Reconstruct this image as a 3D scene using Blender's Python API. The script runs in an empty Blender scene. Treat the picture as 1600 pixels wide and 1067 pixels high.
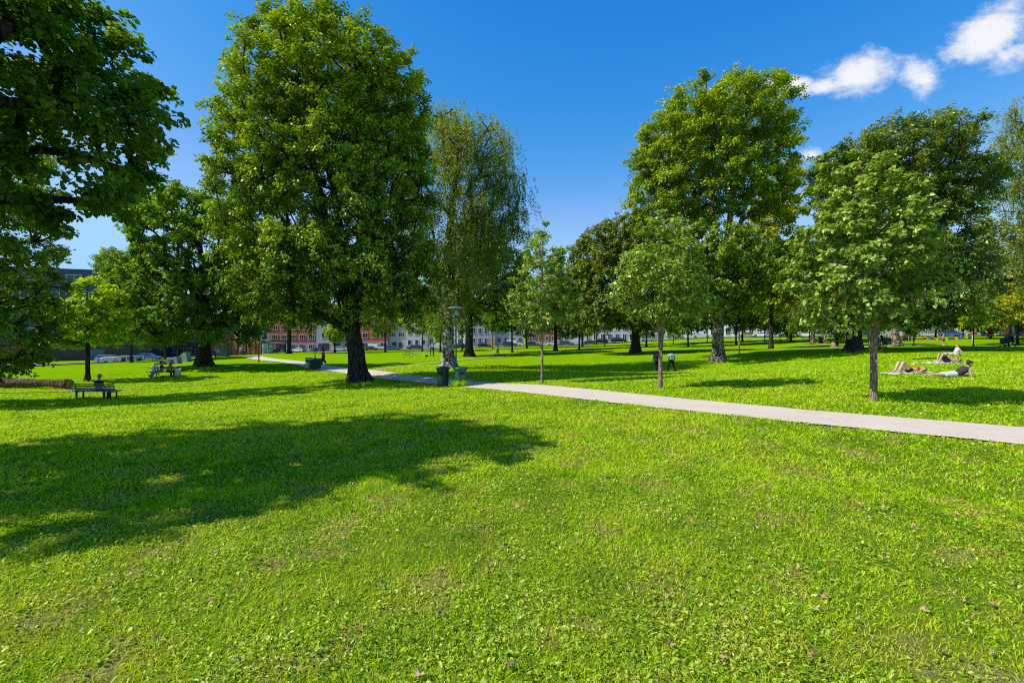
import bpy, bmesh, math, random
import numpy as np
from mathutils import Vector, Matrix
R = math.radians
PI = math.pi
rng = np.random.default_rng(11)
random.seed(5)
scene = bpy.context.scene
COL = scene.collection

# ------------------------------------------------------------------ survey
# the park was measured from the camera stand: (bearing column, row, distance)
CAMZ, F, CX, HZ = 1.7, 755.0, 800.0, 520.0
def U(px, py, d):
    return np.array([(px-CX)/F*d, d, CAMZ-(py-HZ)/F*d])
_ctl = [(150,626,27),(137,597,37),(255,588,41),(50,605,31),(320,571,50),(180,567,92),(60,568,92),(400,553,150),
        (450,551,140),(615,548,140),(490,577,50),(505,570,57),(560,596,30),(705,607.5,26),(700,574,42),(778,557,73),
        (848,597,23),(845,541,145),(900,540,145),(1032,608,17.5),(1047,583,40),(1122,566,45),(993,552,65),
        (1205,545,70),(1155,552,52),(1365,629,12.2),(1484,592,18),(1420,581,20),(1475,567,27),(1490,557,36),
        (1428,539,61),(1570,543,63),(1335,548,45),(1245,528,118),(1310,531,108),(1402,542,58),(1600,681,7.7),
        (1100,528,140),(430,553,120),(335,556,90),(280,567,75),(1520,530,85),(1590,530,90)]
_pts = [U(*c) for c in _ctl]
_pts += [np.array(p, float) for p in [(0,0,0),(-5,2,0),(5,2,0),(-6,-8,0.1),(6,-8,0.1),(-4,6.5,-.16),(0,7,-.12),(4,6,-.02),
        (-14,9,-.45),(-10,14,-.8),(-40,10,-1.2),(40,10,.1),(-170,100,-5),(160,110,1.2),(-100,260,-5.5),(0,260,-3),(120,260,1.0),(-60,40,-2.2),(60,45,.3)]]
_P = np.array(_pts)
_C = 6.0
def _phi(r2): return np.sqrt(r2+_C*_C)
_n = len(_P)
_A = np.zeros((_n+1,_n+1))
_d2 = ((_P[:,None,:2]-_P[None,:,:2])**2).sum(-1)
_A[:_n,:_n] = -_phi(_d2)
_A[:_n,:_n] -= np.eye(_n)*(-0.9)
_A[:_n,_n] = 1; _A[_n,:_n] = 1
_W = np.linalg.solve(_A, np.append(_P[:,2],0))
def gza(x, y):
    x = np.atleast_1d(np.asarray(x,float)); y = np.atleast_1d(np.asarray(y,float))
    out = np.full(x.shape, _W[_n])
    for i in range(_n):
        out -= _W[i]*np.sqrt((x-_P[i,0])**2+(y-_P[i,1])**2+_C*_C)
    return np.clip(out, -7, 2.5)
def gz(x, y): return float(gza(x,y)[0])
def GX(px, d):
    x = (px-CX)/F*d
    return Vector((x, d, gz(x,d)))
def G(px, py):
    """ground point seen along a bearing from the stand"""
    d0, step = 1.0, 1.02
    d = d0
    while d < 400:
        x,_,z = U(px,py,d)
        if z <= gz(x,d): break
        d *= step
    lo, hi = d/step, d
    for _ in range(20):
        m = (lo+hi)/2
        x,_,z = U(px,py,m)
        if z <= gz(x,m): hi = m
        else: lo = m
    return Vector(((px-CX)/F*hi, hi, gz((px-CX)/F*hi, hi)))

# ------------------------------------------------------------------ objects
def tag(o, label=None, cat=None, group=None, kind=None):
    if label: o['label'] = label
    if cat: o['category'] = cat
    if group: o['group'] = group
    if kind: o['kind'] = kind
    return o
def thing(name, label, cat, loc=(0,0,0), rz=0, group=None):
    o = bpy.data.objects.new(name, None); COL.objects.link(o)
    o.empty_display_size = .2
    o.location = loc; o.rotation_euler = (0,0,rz)
    return tag(o, label, cat, group)
def link(name, me, mats, parent=None):
    o = bpy.data.objects.new(name, me); COL.objects.link(o)
    if mats is not None and not me.materials:
        for m in (mats if isinstance(mats,(list,tuple)) else [mats]): me.materials.append(m)
    if parent is not None: o.parent = parent
    return o
def dup(root, loc, rz, label=None, group=None):
    r = root.copy(); COL.objects.link(r); r.location = loc; r.rotation_euler = (0,0,rz)
    if label: r['label'] = label
    if group: r['group'] = group
    for ch in root.children:
        c = ch.copy(); COL.objects.link(c); c.parent = r
        for g in ch.children:
            e = g.copy(); COL.objects.link(e); e.parent = c
    return r

class MB:
    def __init__(s): s.v=[]; s.f=[]; s.m=[]; s.cm=0; s.smooth=[]
    def add(s, vs, fs, sm=False):
        b = len(s.v); s.v += [tuple(map(float,p)) for p in vs]
        for f in fs: s.f.append([i+b for i in f]); s.m.append(s.cm); s.smooth.append(sm)
        return s
    def box(s, c, size, rz=0, tilt=None):
        x,y,z = [k/2 for k in size]
        vs = [Vector((a*x,b*y,e*z)) for e in (-1,1) for b in (-1,1) for a in (-1,1)]
        M = Matrix.Rotation(rz,3,'Z')
        if tilt is not None: M = M @ Matrix.Rotation(tilt[0],3,tilt[1])
        vs = [M@v+Vector(c) for v in vs]
        return s.add(vs, [(0,2,3,1),(4,5,7,6),(0,1,5,4),(2,6,7,3),(0,4,6,2),(1,3,7,5)])
    def tube(s, pts, rad, n=8, cap=True, sm=True):
        pts = [Vector(p) for p in pts]
        if not isinstance(rad,(list,tuple,np.ndarray)): rad=[rad]*len(pts)
        vs=[]; prev=None
        for i,p in enumerate(pts):
            t = (pts[min(i+1,len(pts)-1)]-pts[max(i-1,0)])
            if t.length<1e-9: t=Vector((0,0,1))
            t.normalize()
            if prev is None:
                a = Vector((1,0,0)) if abs(t.x)<.8 else Vector((0,1,0))
                u = (a-t*a.dot(t)).normalized()
            else:
                u = (prev-t*prev.dot(t))
                u = u.normalized() if u.length>1e-6 else t.orthogonal().normalized()
            prev=u; w=t.cross(u)
            for k in range(n):
                an=2*PI*k/n
                vs.append(p+(u*math.cos(an)+w*math.sin(an))*rad[i])
        fs=[]
        for i in range(len(pts)-1):
            for k in range(n):
                k2=(k+1)%n
                fs.append((i*n+k,i*n+k2,(i+1)*n+k2,(i+1)*n+k))
        s.add(vs,fs,sm)
        if cap:
            b=len(s.v)-len(vs)
            s.f.append([b+k for k in range(n)][::-1]); s.m.append(s.cm); s.smooth.append(False)
            e=b+(len(pts)-1)*n
            s.f.append([e+k for k in range(n)]); s.m.append(s.cm); s.smooth.append(False)
        return s
    def lathe(s, prof, c=(0,0,0), n=16, sm=True, axis='Z'):
        vs=[]
        for r,z in prof:
            for k in range(n):
                a=2*PI*k/n
                v=(r*math.cos(a), r*math.sin(a), z)
                if axis=='X': v=(v[2],v[0],v[1])
                if axis=='Y': v=(v[0],v[2],v[1])
                vs.append((v[0]+c[0],v[1]+c[1],v[2]+c[2]))
        fs=[(i*n+k,i*n+(k+1)%n,(i+1)*n+(k+1)%n,(i+1)*n+k) for i in range(len(prof)-1) for k in range(n)]
        return s.add(vs,fs,sm)
    def sphere(s, c, r, sc=(1,1,1), n=10, rings=7):
        prof=[(max(1e-4,r*math.sin(PI*i/rings)), -r*math.cos(PI*i/rings)) for i in range(rings+1)]
        vs=[];
        for rr,z in prof:
            for k in range(n):
                a=2*PI*k/n
                vs.append((c[0]+rr*math.cos(a)*sc[0], c[1]+rr*math.sin(a)*sc[1], c[2]+z*sc[2]))
        fs=[(i*n+k,i*n+(k+1)%n,(i+1)*n+(k+1)%n,(i+1)*n+k) for i in range(rings) for k in range(n)]
        return s.add(vs,fs,True)
    def prism(s, poly, x0, x1, axis='X', inset=0):
        """polygon (a,b) swept along an axis"""
        def mk(t,a,b):
            return (t,a,b) if axis=='X' else ((a,t,b) if axis=='Y' else (a,b,t))
        n=len(poly)
        vs=[mk(x0,a,b) for a,b in poly]+[mk(x1,a,b) for a,b in poly]
        fs=[tuple(range(n))[::-1], tuple(range(n,2*n))]+[(i,(i+1)%n,n+(i+1)%n,n+i) for i in range(n)]
        return s.add(vs,fs)
    def mesh(s, name):
        me=bpy.data.meshes.new(name); me.from_pydata(s.v,[],s.f)
        me.polygons.foreach_set('material_index', s.m)
        me.polygons.foreach_set('use_smooth', s.smooth)
        me.update()
        return me
    def fixn(s, me):
        bm=bmesh.new(); bm.from_mesh(me); bmesh.ops.recalc_face_normals(bm,faces=bm.faces[:]); bm.to_mesh(me); bm.free()
    def build(s, name, mats, parent=None, loc=None, fix=True):
        me=s.mesh(name)
        if fix: s.fixn(me)
        o=link(name,me,mats,parent)
        if loc is not None: o.location=loc
        return o
def npmesh(name, V, Fc, smooth=False, attrs=None):
    """V (n,3) float, Fc (m,k) int"""
    me=bpy.data.meshes.new(name)
    V=np.ascontiguousarray(V,np.float32); Fc=np.ascontiguousarray(Fc,np.int32)
    m,k=Fc.shape
    me.vertices.add(len(V)); me.vertices.foreach_set('co',V.ravel())
    me.loops.add(m*k); me.loops.foreach_set('vertex_index',Fc.ravel())
    me.polygons.add(m); me.polygons.foreach_set('loop_start',np.arange(0,m*k,k,dtype=np.int32))
    if smooth: me.polygons.foreach_set('use_smooth',np.ones(m,bool))
    for nme,arr in (attrs or {}).items():
        a=me.attributes.new(nme,'FLOAT','POINT'); a.data.foreach_set('value',np.ascontiguousarray(arr,np.float32))
    me.update(calc_edges=True)
    return me

# ------------------------------------------------------------------ materials
class NT:
    def __init__(s,name):
        s.m=bpy.data.materials.new(name); s.m.use_nodes=True
        s.t=s.m.node_tree; s.t.nodes.clear()
        s.out=s.n('ShaderNodeOutputMaterial')
    def n(s,typ,**kw):
        nd=s.t.nodes.new(typ)
        for k,v in kw.items():
            if k.startswith('i_'):
                key=k[2:]; key=int(key) if key.isdigit() else key.replace('_',' ')
                nd.inputs[key].default_value=v
            else: setattr(nd,k,v)
        return nd
    def l(s,a,b): s.t.links.new(a,b)
    def ramp(s,fac,stops,interp='LINEAR'):
        r=s.n('ShaderNodeValToRGB'); cr=r.color_ramp; cr.interpolation=interp
        while len(cr.elements)<len(stops): cr.elements.new(.5)
        for e,(p,c) in zip(cr.elements,stops): e.position=p; e.color=(*c,1)
        s.l(fac,r.inputs[0]); return r.outputs[0]
    def noise(s,scale,detail=4,rough=.55,coord='Object',dist=0):
        tc=s.n('ShaderNodeTexCoord'); nz=s.n('ShaderNodeTexNoise')
        nz.inputs['Scale'].default_value=scale; nz.inputs['Detail'].default_value=detail
        nz.inputs['Roughness'].default_value=rough; nz.inputs['Distortion'].default_value=dist
        s.l(tc.outputs[coord],nz.inputs['Vector']); return nz.outputs['Fac']
    def mix(s,fac,a,b,mode='MIX'):
        m=s.n('ShaderNodeMix',data_type='RGBA',blend_type=mode)
        if isinstance(fac,(int,float)): m.inputs[0].default_value=fac
        else: s.l(fac,m.inputs[0])
        for sock,v in ((m.inputs[6],a),(m.inputs[7],b)):
            if isinstance(v,tuple): sock.default_value=(*v,1)
            else: s.l(v,sock)
        return m.outputs[2]
    def math(s,op,a,b=0.0,c=None):
        m=s.n('ShaderNodeMath',operation=op)
        for i,v in enumerate((a,b) if c is None else (a,b,c)):
            if isinstance(v,(int,float)): m.inputs[i].default_value=v
            else: s.l(v,m.inputs[i])
        return m.outputs[0]
    def bump(s,h,strength=.5,dist=.02):
        b=s.n('ShaderNodeBump'); b.inputs['Strength'].default_value=strength; b.inputs['Distance'].default_value=dist
        s.l(h,b.inputs['Height']); return b.outputs[0]
    def pbr(s,col,rough=.6,metal=0,normal=None,spec=.5):
        p=s.n('ShaderNodeBsdfPrincipled')
        if isinstance(col,tuple): p.inputs['Base Color'].default_value=(*col,1)
        else: s.l(col,p.inputs['Base Color'])
        if isinstance(rough,(int,float)): p.inputs['Roughness'].default_value=rough
        else: s.l(rough,p.inputs['Roughness'])
        p.inputs['Metallic'].default_value=metal
        p.inputs['Specular IOR Level'].default_value=spec
        if normal is not None: s.l(normal,p.inputs['Normal'])
        s.l(p.outputs[0],s.out.inputs[0]); return p
_mc={}
def simple(name,col,rough=.6,metal=0,var=.18,scale=6,bump=0,spec=.4):
    if name in _mc: return _mc[name]
    t=NT(name)
    nz=t.noise(scale,5)
    c=t.mix(nz,tuple(k*(1-var) for k in col),tuple(min(1,k*(1+var)) for k in col))
    nb=t.bump(t.noise(scale*8,4),bump,.01) if bump else None
    t.pbr(c,rough,metal,nb,spec)
    _mc[name]=t.m
    return t.m
def bark_mat(name,c0,c1,scale=9,patch=None):
    t=NT(name)
    tc=t.n('ShaderNodeTexCoord'); mp=t.n('ShaderNodeMapping'); mp.inputs['Scale'].default_value=(1,1,.25)
    t.l(tc.outputs['Object'],mp.inputs[0])
    v=t.n('ShaderNodeTexVoronoi',feature='DISTANCE_TO_EDGE'); v.inputs['Scale'].default_value=scale; t.l(mp.outputs[0],v.inputs['Vector'])
    nz=t.n('ShaderNodeTexNoise'); nz.inputs['Scale'].default_value=scale*.7; nz.inputs['Detail'].default_value=8; t.l(mp.outputs[0],nz.inputs['Vector'])
    f=t.math('MULTIPLY',t.math('MINIMUM',t.math('MULTIPLY',v.outputs['Distance'],5),1.0),nz.outputs['Fac'])
    col=t.ramp(f,[(.08,c0),(.6,c1)])
    if patch:
        pn=t.noise(3.2,6,.7)
        pf=t.ramp(pn,[(.47,(0,0,0)),(.56,(1,1,1))])
        col=t.mix(pf,col,patch)
    t.pbr(col,.9,0,t.bump(f,.9,.05),.2)
    return t.m
def leaf_mat(name,stops,trans=.38,rough=.38,gloss=.07):
    t=NT(name)
    a=t.n('ShaderNodeAttribute',attribute_name='leafv')
    col=t.ramp(a.outputs['Fac'],stops)
    d=t.n('ShaderNodeBsdfDiffuse'); t.l(col,d.inputs[0])
    tr=t.n('ShaderNodeBsdfTranslucent')
    t.l(t.mix(1.0,col,(1.5,1.45,.55),'MULTIPLY'),tr.inputs[0])
    m=t.n('ShaderNodeMixShader'); m.inputs[0].default_value=trans
    t.l(d.outputs[0],m.inputs[1]); t.l(tr.outputs[0],m.inputs[2])
    g=t.n('ShaderNodeBsdfGlossy'); g.inputs['Roughness'].default_value=rough; g.inputs[0].default_value=(.85,1,.45,1)
    m2=t.n('ShaderNodeMixShader'); m2.inputs[0].default_value=gloss
    t.l(m.outputs[0],m2.inputs[1]); t.l(g.outputs[0],m2.inputs[2])
    t.l(m2.outputs[0],t.out.inputs[0])
    return t.m
# ------------------------------------------------------------------ camera, light, sky
cam=bpy.data.cameras.new('camera'); camo=bpy.data.objects.new('camera',cam); COL.objects.link(camo)
cam.sensor_width=36.0; cam.lens=F/1600*36
cam.shift_y=-13.5/1600
cam.clip_start=.05; cam.clip_end=2000
camo.location=(0,0,CAMZ); camo.rotation_euler=(R(90),0,0)
scene.camera=camo
SUN_EL=R(45.5); SUN_AZ=(.975,.222)      # the way the light travels over the ground
L=Vector((SUN_AZ[0]*math.cos(SUN_EL),SUN_AZ[1]*math.cos(SUN_EL),-math.sin(SUN_EL))).normalized()
sl=bpy.data.lights.new('sun','SUN'); sl.energy=5.0; sl.angle=R(.53); sl.color=(1,.95,.86)
so=bpy.data.objects.new('sun',sl); COL.objects.link(so); so.rotation_euler=L.to_track_quat('-Z','Y').to_euler()
so.location=(-30,-10,40)
w=bpy.data.worlds.new('World'); scene.world=w; w.use_nodes=True
wt=w.node_tree; wt.nodes.clear()
def wn(typ,**kw):
    nd=wt.nodes.new(typ)
    for k,v in kw.items(): setattr(nd,k,v)
    return nd
def wm(op,a,b=0.0,c=None):
    m=wn('ShaderNodeMath',operation=op)
    for i,v in enumerate((a,b) if c is None else (a,b,c)):
        if isinstance(v,(int,float)): m.inputs[i].default_value=v
        else: wt.links.new(v,m.inputs[i])
    return m.outputs[0]
sky=wn('ShaderNodeTexSky',sky_type='NISHITA'); sky.sun_disc=False
sky.sun_elevation=SUN_EL
sky.sun_rotation=math.atan2(-SUN_AZ[0],-SUN_AZ[1])
sky.air_density=1.0; sky.dust_density=.3; sky.ozone_density=3.0
hs=wn('ShaderNodeHueSaturation'); hs.inputs['Saturation'].default_value=1.18; hs.inputs['Value'].default_value=1.0
wt.links.new(sky.outputs[0],hs.inputs['Color'])
tint=wn('ShaderNodeMix',data_type='RGBA',blend_type='MULTIPLY'); tint.inputs[0].default_value=1
tint.inputs[7].default_value=(.80,.98,1.12,1)
wt.links.new(hs.outputs[0],tint.inputs[6])
# deep clear-air grading of the sky: red falls off towards the zenith, blue stays strong
sc_=wn('ShaderNodeSeparateColor'); wt.links.new(tint.outputs[2],sc_.inputs[0])
cr_=wn('ShaderNodeCombineColor')
gch=wm('MINIMUM',wm('MULTIPLY',sc_.outputs[1],1.62),6.2)
wt.links.new(wm('MINIMUM',wm('MULTIPLY',wm('POWER',sc_.outputs[0],2.7),1.9),wm('MULTIPLY',wm('POWER',gch,1.35),.30)),cr_.inputs[0])
wt.links.new(gch,cr_.inputs[1])
wt.links.new(wm('MINIMUM',wm('MULTIPLY',wm('POWER',sc_.outputs[2],.5),3.6),10.0),cr_.inputs[2])
# fair weather clouds: banks of vapour at given compass bearings, broken up by noise
geo=wn('ShaderNodeTexCoord'); sep=wn('ShaderNodeSeparateXYZ'); wt.links.new(geo.outputs['Generated'],sep.inputs[0])
ysafe=wm('MAXIMUM',sep.outputs[1],.02)
cu=wm('DIVIDE',sep.outputs[0],ysafe); cv=wm('DIVIDE',sep.outputs[2],ysafe)
comb=wn('ShaderNodeCombineXYZ'); wt.links.new(cu,comb.inputs[0]); wt.links.new(cv,comb.inputs[1])
def wnoise(scale,detail,rough):
    n=wn('ShaderNodeTexNoise'); n.inputs['Scale'].default_value=scale; n.inputs['Detail'].default_value=detail; n.inputs['Roughness'].default_value=rough
    mp=wn('ShaderNodeMapping'); mp.inputs['Rotation'].default_value=(0,0,R(-25)); mp.inputs['Scale'].default_value=(.8,1.25,1)
    wt.links.new(comb.outputs[0],mp.inputs[0]); wt.links.new(mp.outputs[0],n.inputs['Vector']); return n.outputs['Fac']
# sky darkened overhead, mostly out of view, to weaken the fill light
zr=wn('ShaderNodeMapRange',interpolation_type='SMOOTHSTEP'); zr.inputs[1].default_value=.52; zr.inputs[2].default_value=.95; zr.inputs[3].default_value=1.0; zr.inputs[4].default_value=.42
wt.links.new(sep.outputs[2],zr.inputs[0])
zen=wn('ShaderNodeMix',data_type='RGBA',blend_type='MULTIPLY'); zen.inputs[0].default_value=1
wt.links.new(cr_.outputs[0],zen.inputs[6]); wt.links.new(zr.outputs[0],zen.inputs[7])
n1=wnoise(7,6,.55); n2=wnoise(22,9,.68)
tot=None
for (px,py,rx,ry,rot,amp) in [(1342,113,56,29,-18,1.0),(1292,134,66,13,-8,.85),(1240,129,40,11,5,.95),(1222,134,22,8,0,.8),(1438,123,29,32,-50,.85),(1462,118,34,10,-30,.4),(1368,92,30,13,-15,.5),
        (1552,52,70,34,-25,1.0),(1580,88,44,24,-30,.75),(1575,12,60,22,-20,.75),(1508,60,28,20,10,.6),(1266,243,24,13,-10,.7),(1545,128,26,10,-20,.32),(1470,75,20,6,0,.25)]:
    u0=(px-CX)/F; v0=(HZ-py)/F
    du=wm('SUBTRACT',cu,u0); dv=wm('SUBTRACT',cv,v0)
    c_,s_=math.cos(R(-rot)),math.sin(R(-rot))
    a=wm('DIVIDE',wm('ADD',wm('MULTIPLY',du,c_),wm('MULTIPLY',dv,s_)),rx*1.13/F)
    b=wm('DIVIDE',wm('SUBTRACT',wm('MULTIPLY',dv,c_),wm('MULTIPLY',du,s_)),ry*1.13/F)
    g=wm('ADD',wm('MULTIPLY',a,a),wm('MULTIPLY',b,b))
    e=wm('MULTIPLY',wm('POWER',2.718,wm('MULTIPLY',g,-.8)),amp)
    tot=e if tot is None else wm('MAXIMUM',tot,e)
fac=wm('ADD',tot,wm('ADD',wm('MULTIPLY',wm('SUBTRACT',n1,.5),.75),wm('MULTIPLY',wm('SUBTRACT',n2,.5),1.25)))
mask=wn('ShaderNodeMapRange',interpolation_type='SMOOTHSTEP'); mask.inputs[1].default_value=.28; mask.inputs[2].default_value=.98
wt.links.new(wm('MULTIPLY',fac,wm('GREATER_THAN',sep.outputs[1],.03)),mask.inputs[0])
# no vapour where the banks themselves have faded out
gate=wn('ShaderNodeMapRange',interpolation_type='SMOOTHSTEP'); gate.inputs[1].default_value=.12; gate.inputs[2].default_value=.35
wt.links.new(tot,gate.inputs[0])
mk=wm('MULTIPLY',mask.outputs[0],gate.outputs[0])
cmix=wn('ShaderNodeMix',data_type='RGBA'); wt.links.new(mk,cmix.inputs[0])
wt.links.new(zen.outputs[2],cmix.inputs[6]); cmix.inputs[7].default_value=(8.2,8.4,8.9,1)
bg=wn('ShaderNodeBackground'); bg.inputs[1].default_value=.11
wt.links.new(cmix.outputs[2],bg.inputs[0])
wo=wn('ShaderNodeOutputWorld'); wt.links.new(bg.outputs[0],wo.inputs[0])
scene.view_settings.view_transform='Standard'; scene.view_settings.look='None'
scene.view_settings.exposure=0; scene.view_settings.gamma=1
cy=scene.cycles
cy.max_bounces=6; cy.diffuse_bounces=2; cy.glossy_bounces=2; cy.transmission_bounces=4; cy.transparent_max_bounces=6
cy.use_denoising=False
cy.pixel_filter_type='BLACKMAN_HARRIS'; cy.filter_width=1.1
cy.sample_clamp_indirect=4
# ------------------------------------------------------------------ ground
def vnoise(x,y,s,seed=0):
    """cheap smooth value noise -1..1"""
    r=np.random.default_rng(seed); out=np.zeros_like(x,dtype=float)
    for k in range(6):
        a=r.uniform(0,2*PI); f=r.uniform(.6,1.7)/s; p=r.uniform(0,2*PI,2)
        out+=np.sin((x*np.cos(a)+y*np.sin(a))*f*2*PI+p[0]+1.3*np.sin((x*np.sin(a)-y*np.cos(a))*f*4+p[1]))
    return out/3.2
def grass_ground_mat():
    t=NT('lawn')
    n1=t.noise(.22,5,.6); n2=t.noise(2.2,6,.65); n3=t.noise(26,4,.7); n4=t.noise(.05,3)
    a=t.math('ADD',t.math('MULTIPLY',n1,.45),t.math('MULTIPLY',n2,.55))
    c=t.ramp(a,[(.33,(.17,.34,.003)),(.52,(.26,.46,.004)),(.68,(.35,.52,.007))])
    c=t.mix(t.ramp(n3,[(.3,(0,0,0)),(.72,(1,1,1))]),t.mix(.5,c,(.06,.14,.003)),c)
    c=t.mix(t.math('MULTIPLY',n4,.35),c,(.29,.50,.003))
    at_=t.n('ShaderNodeAttribute',attribute_name='thatch_shade')  # near ground: straw-brown thatch, with shade between the blades put into its colour
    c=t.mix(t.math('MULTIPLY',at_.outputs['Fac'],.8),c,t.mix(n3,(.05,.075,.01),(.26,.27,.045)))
    so=t.n('ShaderNodeAttribute',attribute_name='soil')
    c=t.mix(t.math('MULTIPLY',so.outputs['Fac'],.6),c,t.mix(n3,(.14,.12,.035),(.42,.36,.15)))
    b=t.bump(t.math('ADD',n3,t.math('MULTIPLY',n2,.8)),.7,.05)
    d=t.n('ShaderNodeBsdfDiffuse'); t.l(c,d.inputs[0]); t.l(b,d.inputs['Normal'])
    t.l(d.outputs[0],t.out.inputs[0])
    return t.m
# one polar sheet, fine close by and reaching past the houses
na=420
rad=np.concatenate([[0.0],np.geomspace(.4,1500,330)])
ang=np.concatenate([np.linspace(R(20),R(160),330),np.linspace(R(160),R(380),92)[1:-1]])
na=len(ang)
RR,AA=np.meshgrid(rad,ang,indexing='ij')
GXm,GYm=RR*np.cos(AA),RR*np.sin(AA)
far=np.clip((RR-260)/200,0,1)
GZm=gza(GXm.ravel(),GYm.ravel()).reshape(GXm.shape)*(1-far)+far*-3.0
V=np.stack([GXm,GYm,GZm],-1).reshape(-1,3)
ii,jj=np.meshgrid(np.arange(len(rad)-1),np.arange(na),indexing='ij')
j2=(jj+1)%na
Fc=np.stack([ii*na+jj,(ii+1)*na+jj,(ii+1)*na+j2,ii*na+j2],-1).reshape(-1,4)
Fc=Fc[:, ::1]
_bare=vnoise(V[:,0],V[:,1],1.6,4)+.5*vnoise(V[:,0],V[:,1],.5,9)
me=npmesh('ground',V,Fc,True,{'soil':np.clip((-.7-_bare)*2.0,0,1)*np.clip((22-np.hypot(V[:,0],V[:,1]))/10,0,1),'thatch_shade':1-np.clip((np.hypot(V[:,0],V[:,1])-7)/26,0,1)})
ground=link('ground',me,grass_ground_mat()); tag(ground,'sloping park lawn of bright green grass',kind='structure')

def catmull(P,n=12):
    P=[np.array(p,float) for p in P]; P=[2*P[0]-P[1]]+P+[2*P[-1]-P[-2]]; out=[]
    for i in range(1,len(P)-2):
        for k in range(n):
            t=k/n; a,b,c,d=P[i-1],P[i],P[i+1],P[i+2]
            out.append(.5*((2*b)+(-a+c)*t+(2*a-5*b+4*c-d)*t*t+(-a+3*b-3*c+d)*t**3))
    out.append(P[-2]); return np.array(out)
def strip(name,pts,width,mat,lift=.012,wob=.0,seed=1,across=5,n=14,end_taper=False):
    C=catmull(pts,n)[:,:2]
    T=np.gradient(C,axis=0); T/=np.linalg.norm(T,axis=1)[:,None]+1e-9
    N=np.stack([-T[:,1],T[:,0]],-1)
    k=len(C); sarr=np.cumsum(np.r_[0,np.linalg.norm(np.diff(C,axis=0),axis=1)])
    wid=np.full(k,width) if np.isscalar(width) else np.interp(np.linspace(0,1,k),np.linspace(0,1,len(width)),width)
    r=np.random.default_rng(seed)
    wl=wid/2+wob*(np.sin(sarr*1.7+1)*.5+np.sin(sarr*4.1)*.4+r.normal(0,.35,k))
    wr=wid/2+wob*(np.sin(sarr*1.9+2)*.5+np.sin(sarr*3.7)*.4+r.normal(0,.35,k))
    if end_taper:
        tp=np.clip(np.minimum(np.arange(k),np.arange(k)[::-1])/6,.08,1); wl=wl*tp; wr=wr*tp
    V=[];
    for j in range(across):
        t=j/(across-1)
        off=-wr+(wl+wr)*t
        XY=C+N*off[:,None]
        z=gza(XY[:,0],XY[:,1])
        dist=np.hypot(XY[:,0],XY[:,1])
        V.append(np.c_[XY,z+lift+dist*.0006])
    V=np.concatenate(V)
    Fq=[(j*k+i,j*k+i+1,(j+1)*k+i+1,(j+1)*k+i) for j in range(across-1) for i in range(k-1)]
    me=npmesh(name,V,np.array(Fq),True)
    return link(name,me,mat),C,wid
def asphalt_mat():
    t=NT('gravel_asphalt')
    n1=t.noise(1.1,5,.6); n2=t.noise(60,3,.7); n3=t.noise(.3,4)
    c=t.ramp(n1,[(.3,(.67,.575,.46)),(.7,(.79,.685,.555))])
    c=t.mix(t.ramp(n2,[(.35,(0,0,0)),(.65,(1,1,1))]),t.mix(.35,c,(.44,.37,.30)),c)
    c=t.mix(t.math('MULTIPLY',n3,.3),c,(.64,.54,.45))
    v=t.n('ShaderNodeTexVoronoi',feature='DISTANCE_TO_EDGE'); v.inputs['Scale'].default_value=.35
    tc=t.n('ShaderNodeTexCoord'); wv=t.n('ShaderNodeVectorMath',operation='ADD'); nv=t.n('ShaderNodeTexNoise'); nv.inputs['Scale'].default_value=1.5; nv.inputs['Detail'].default_value=5
    t.l(tc.outputs['Object'],nv.inputs['Vector']); t.l(tc.outputs['Object'],wv.inputs[0]); t.l(nv.outputs['Color'],wv.inputs[1]); t.l(wv.outputs[0],v.inputs['Vector'])
    cr=t.ramp(v.outputs['Distance'],[(.0,(1,1,1)),(.006,(0,0,0))])
    c=t.mix(t.math('MULTIPLY',cr,.18),c,(.16,.14,.10))
    st=t.ramp(t.noise(5,5,.7),[(.60,(0,0,0)),(.70,(1,1,1))]); c=t.mix(t.math('MULTIPLY',st,.15),c,(.30,.24,.17))
    t.pbr(c,.9,0,t.bump(n2,.4,.008),.2); return t.m
def dirt_mat():
    t=NT('worn_earth')
    n1=t.noise(1.3,6,.65); n2=t.noise(22,4,.7)
    c=t.ramp(n1,[(.3,(.30,.33,.06)),(.45,(.40,.40,.13)),(.7,(.48,.43,.22))])
    c=t.mix(t.math('MULTIPLY',n2,.5),c,(.25,.29,.04))
    t.pbr(c,.95,0,t.bump(n2,.4,.01),.1); return t.m
M_path=asphalt_mat(); M_dirt=dirt_mat()
mid=[(1600,681.5),(1400,664),(1200,645.5),(1000,625.5),(850,609.5),(720,599.5),(600,587),(530,577.5),(470,568),(396,558)]
pp=[G(*m) for m in mid]
d0=(pp[0]-pp[1]).normalized()
pp=[pp[0]+d0*8,pp[0]+d0*4]+pp
MAINW=[1.86,1.86,1.86,1.86,1.92,2.1,2.3,2.5,2.7,2.9,2.9,2.9]
path,PC,PW=strip('path',[tuple(p) for p in pp],MAINW,M_path,.02,.032,3,7,16)
tag(path,'pale asphalt footpath crossing the lawn',kind='structure')
TR=[]
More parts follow.
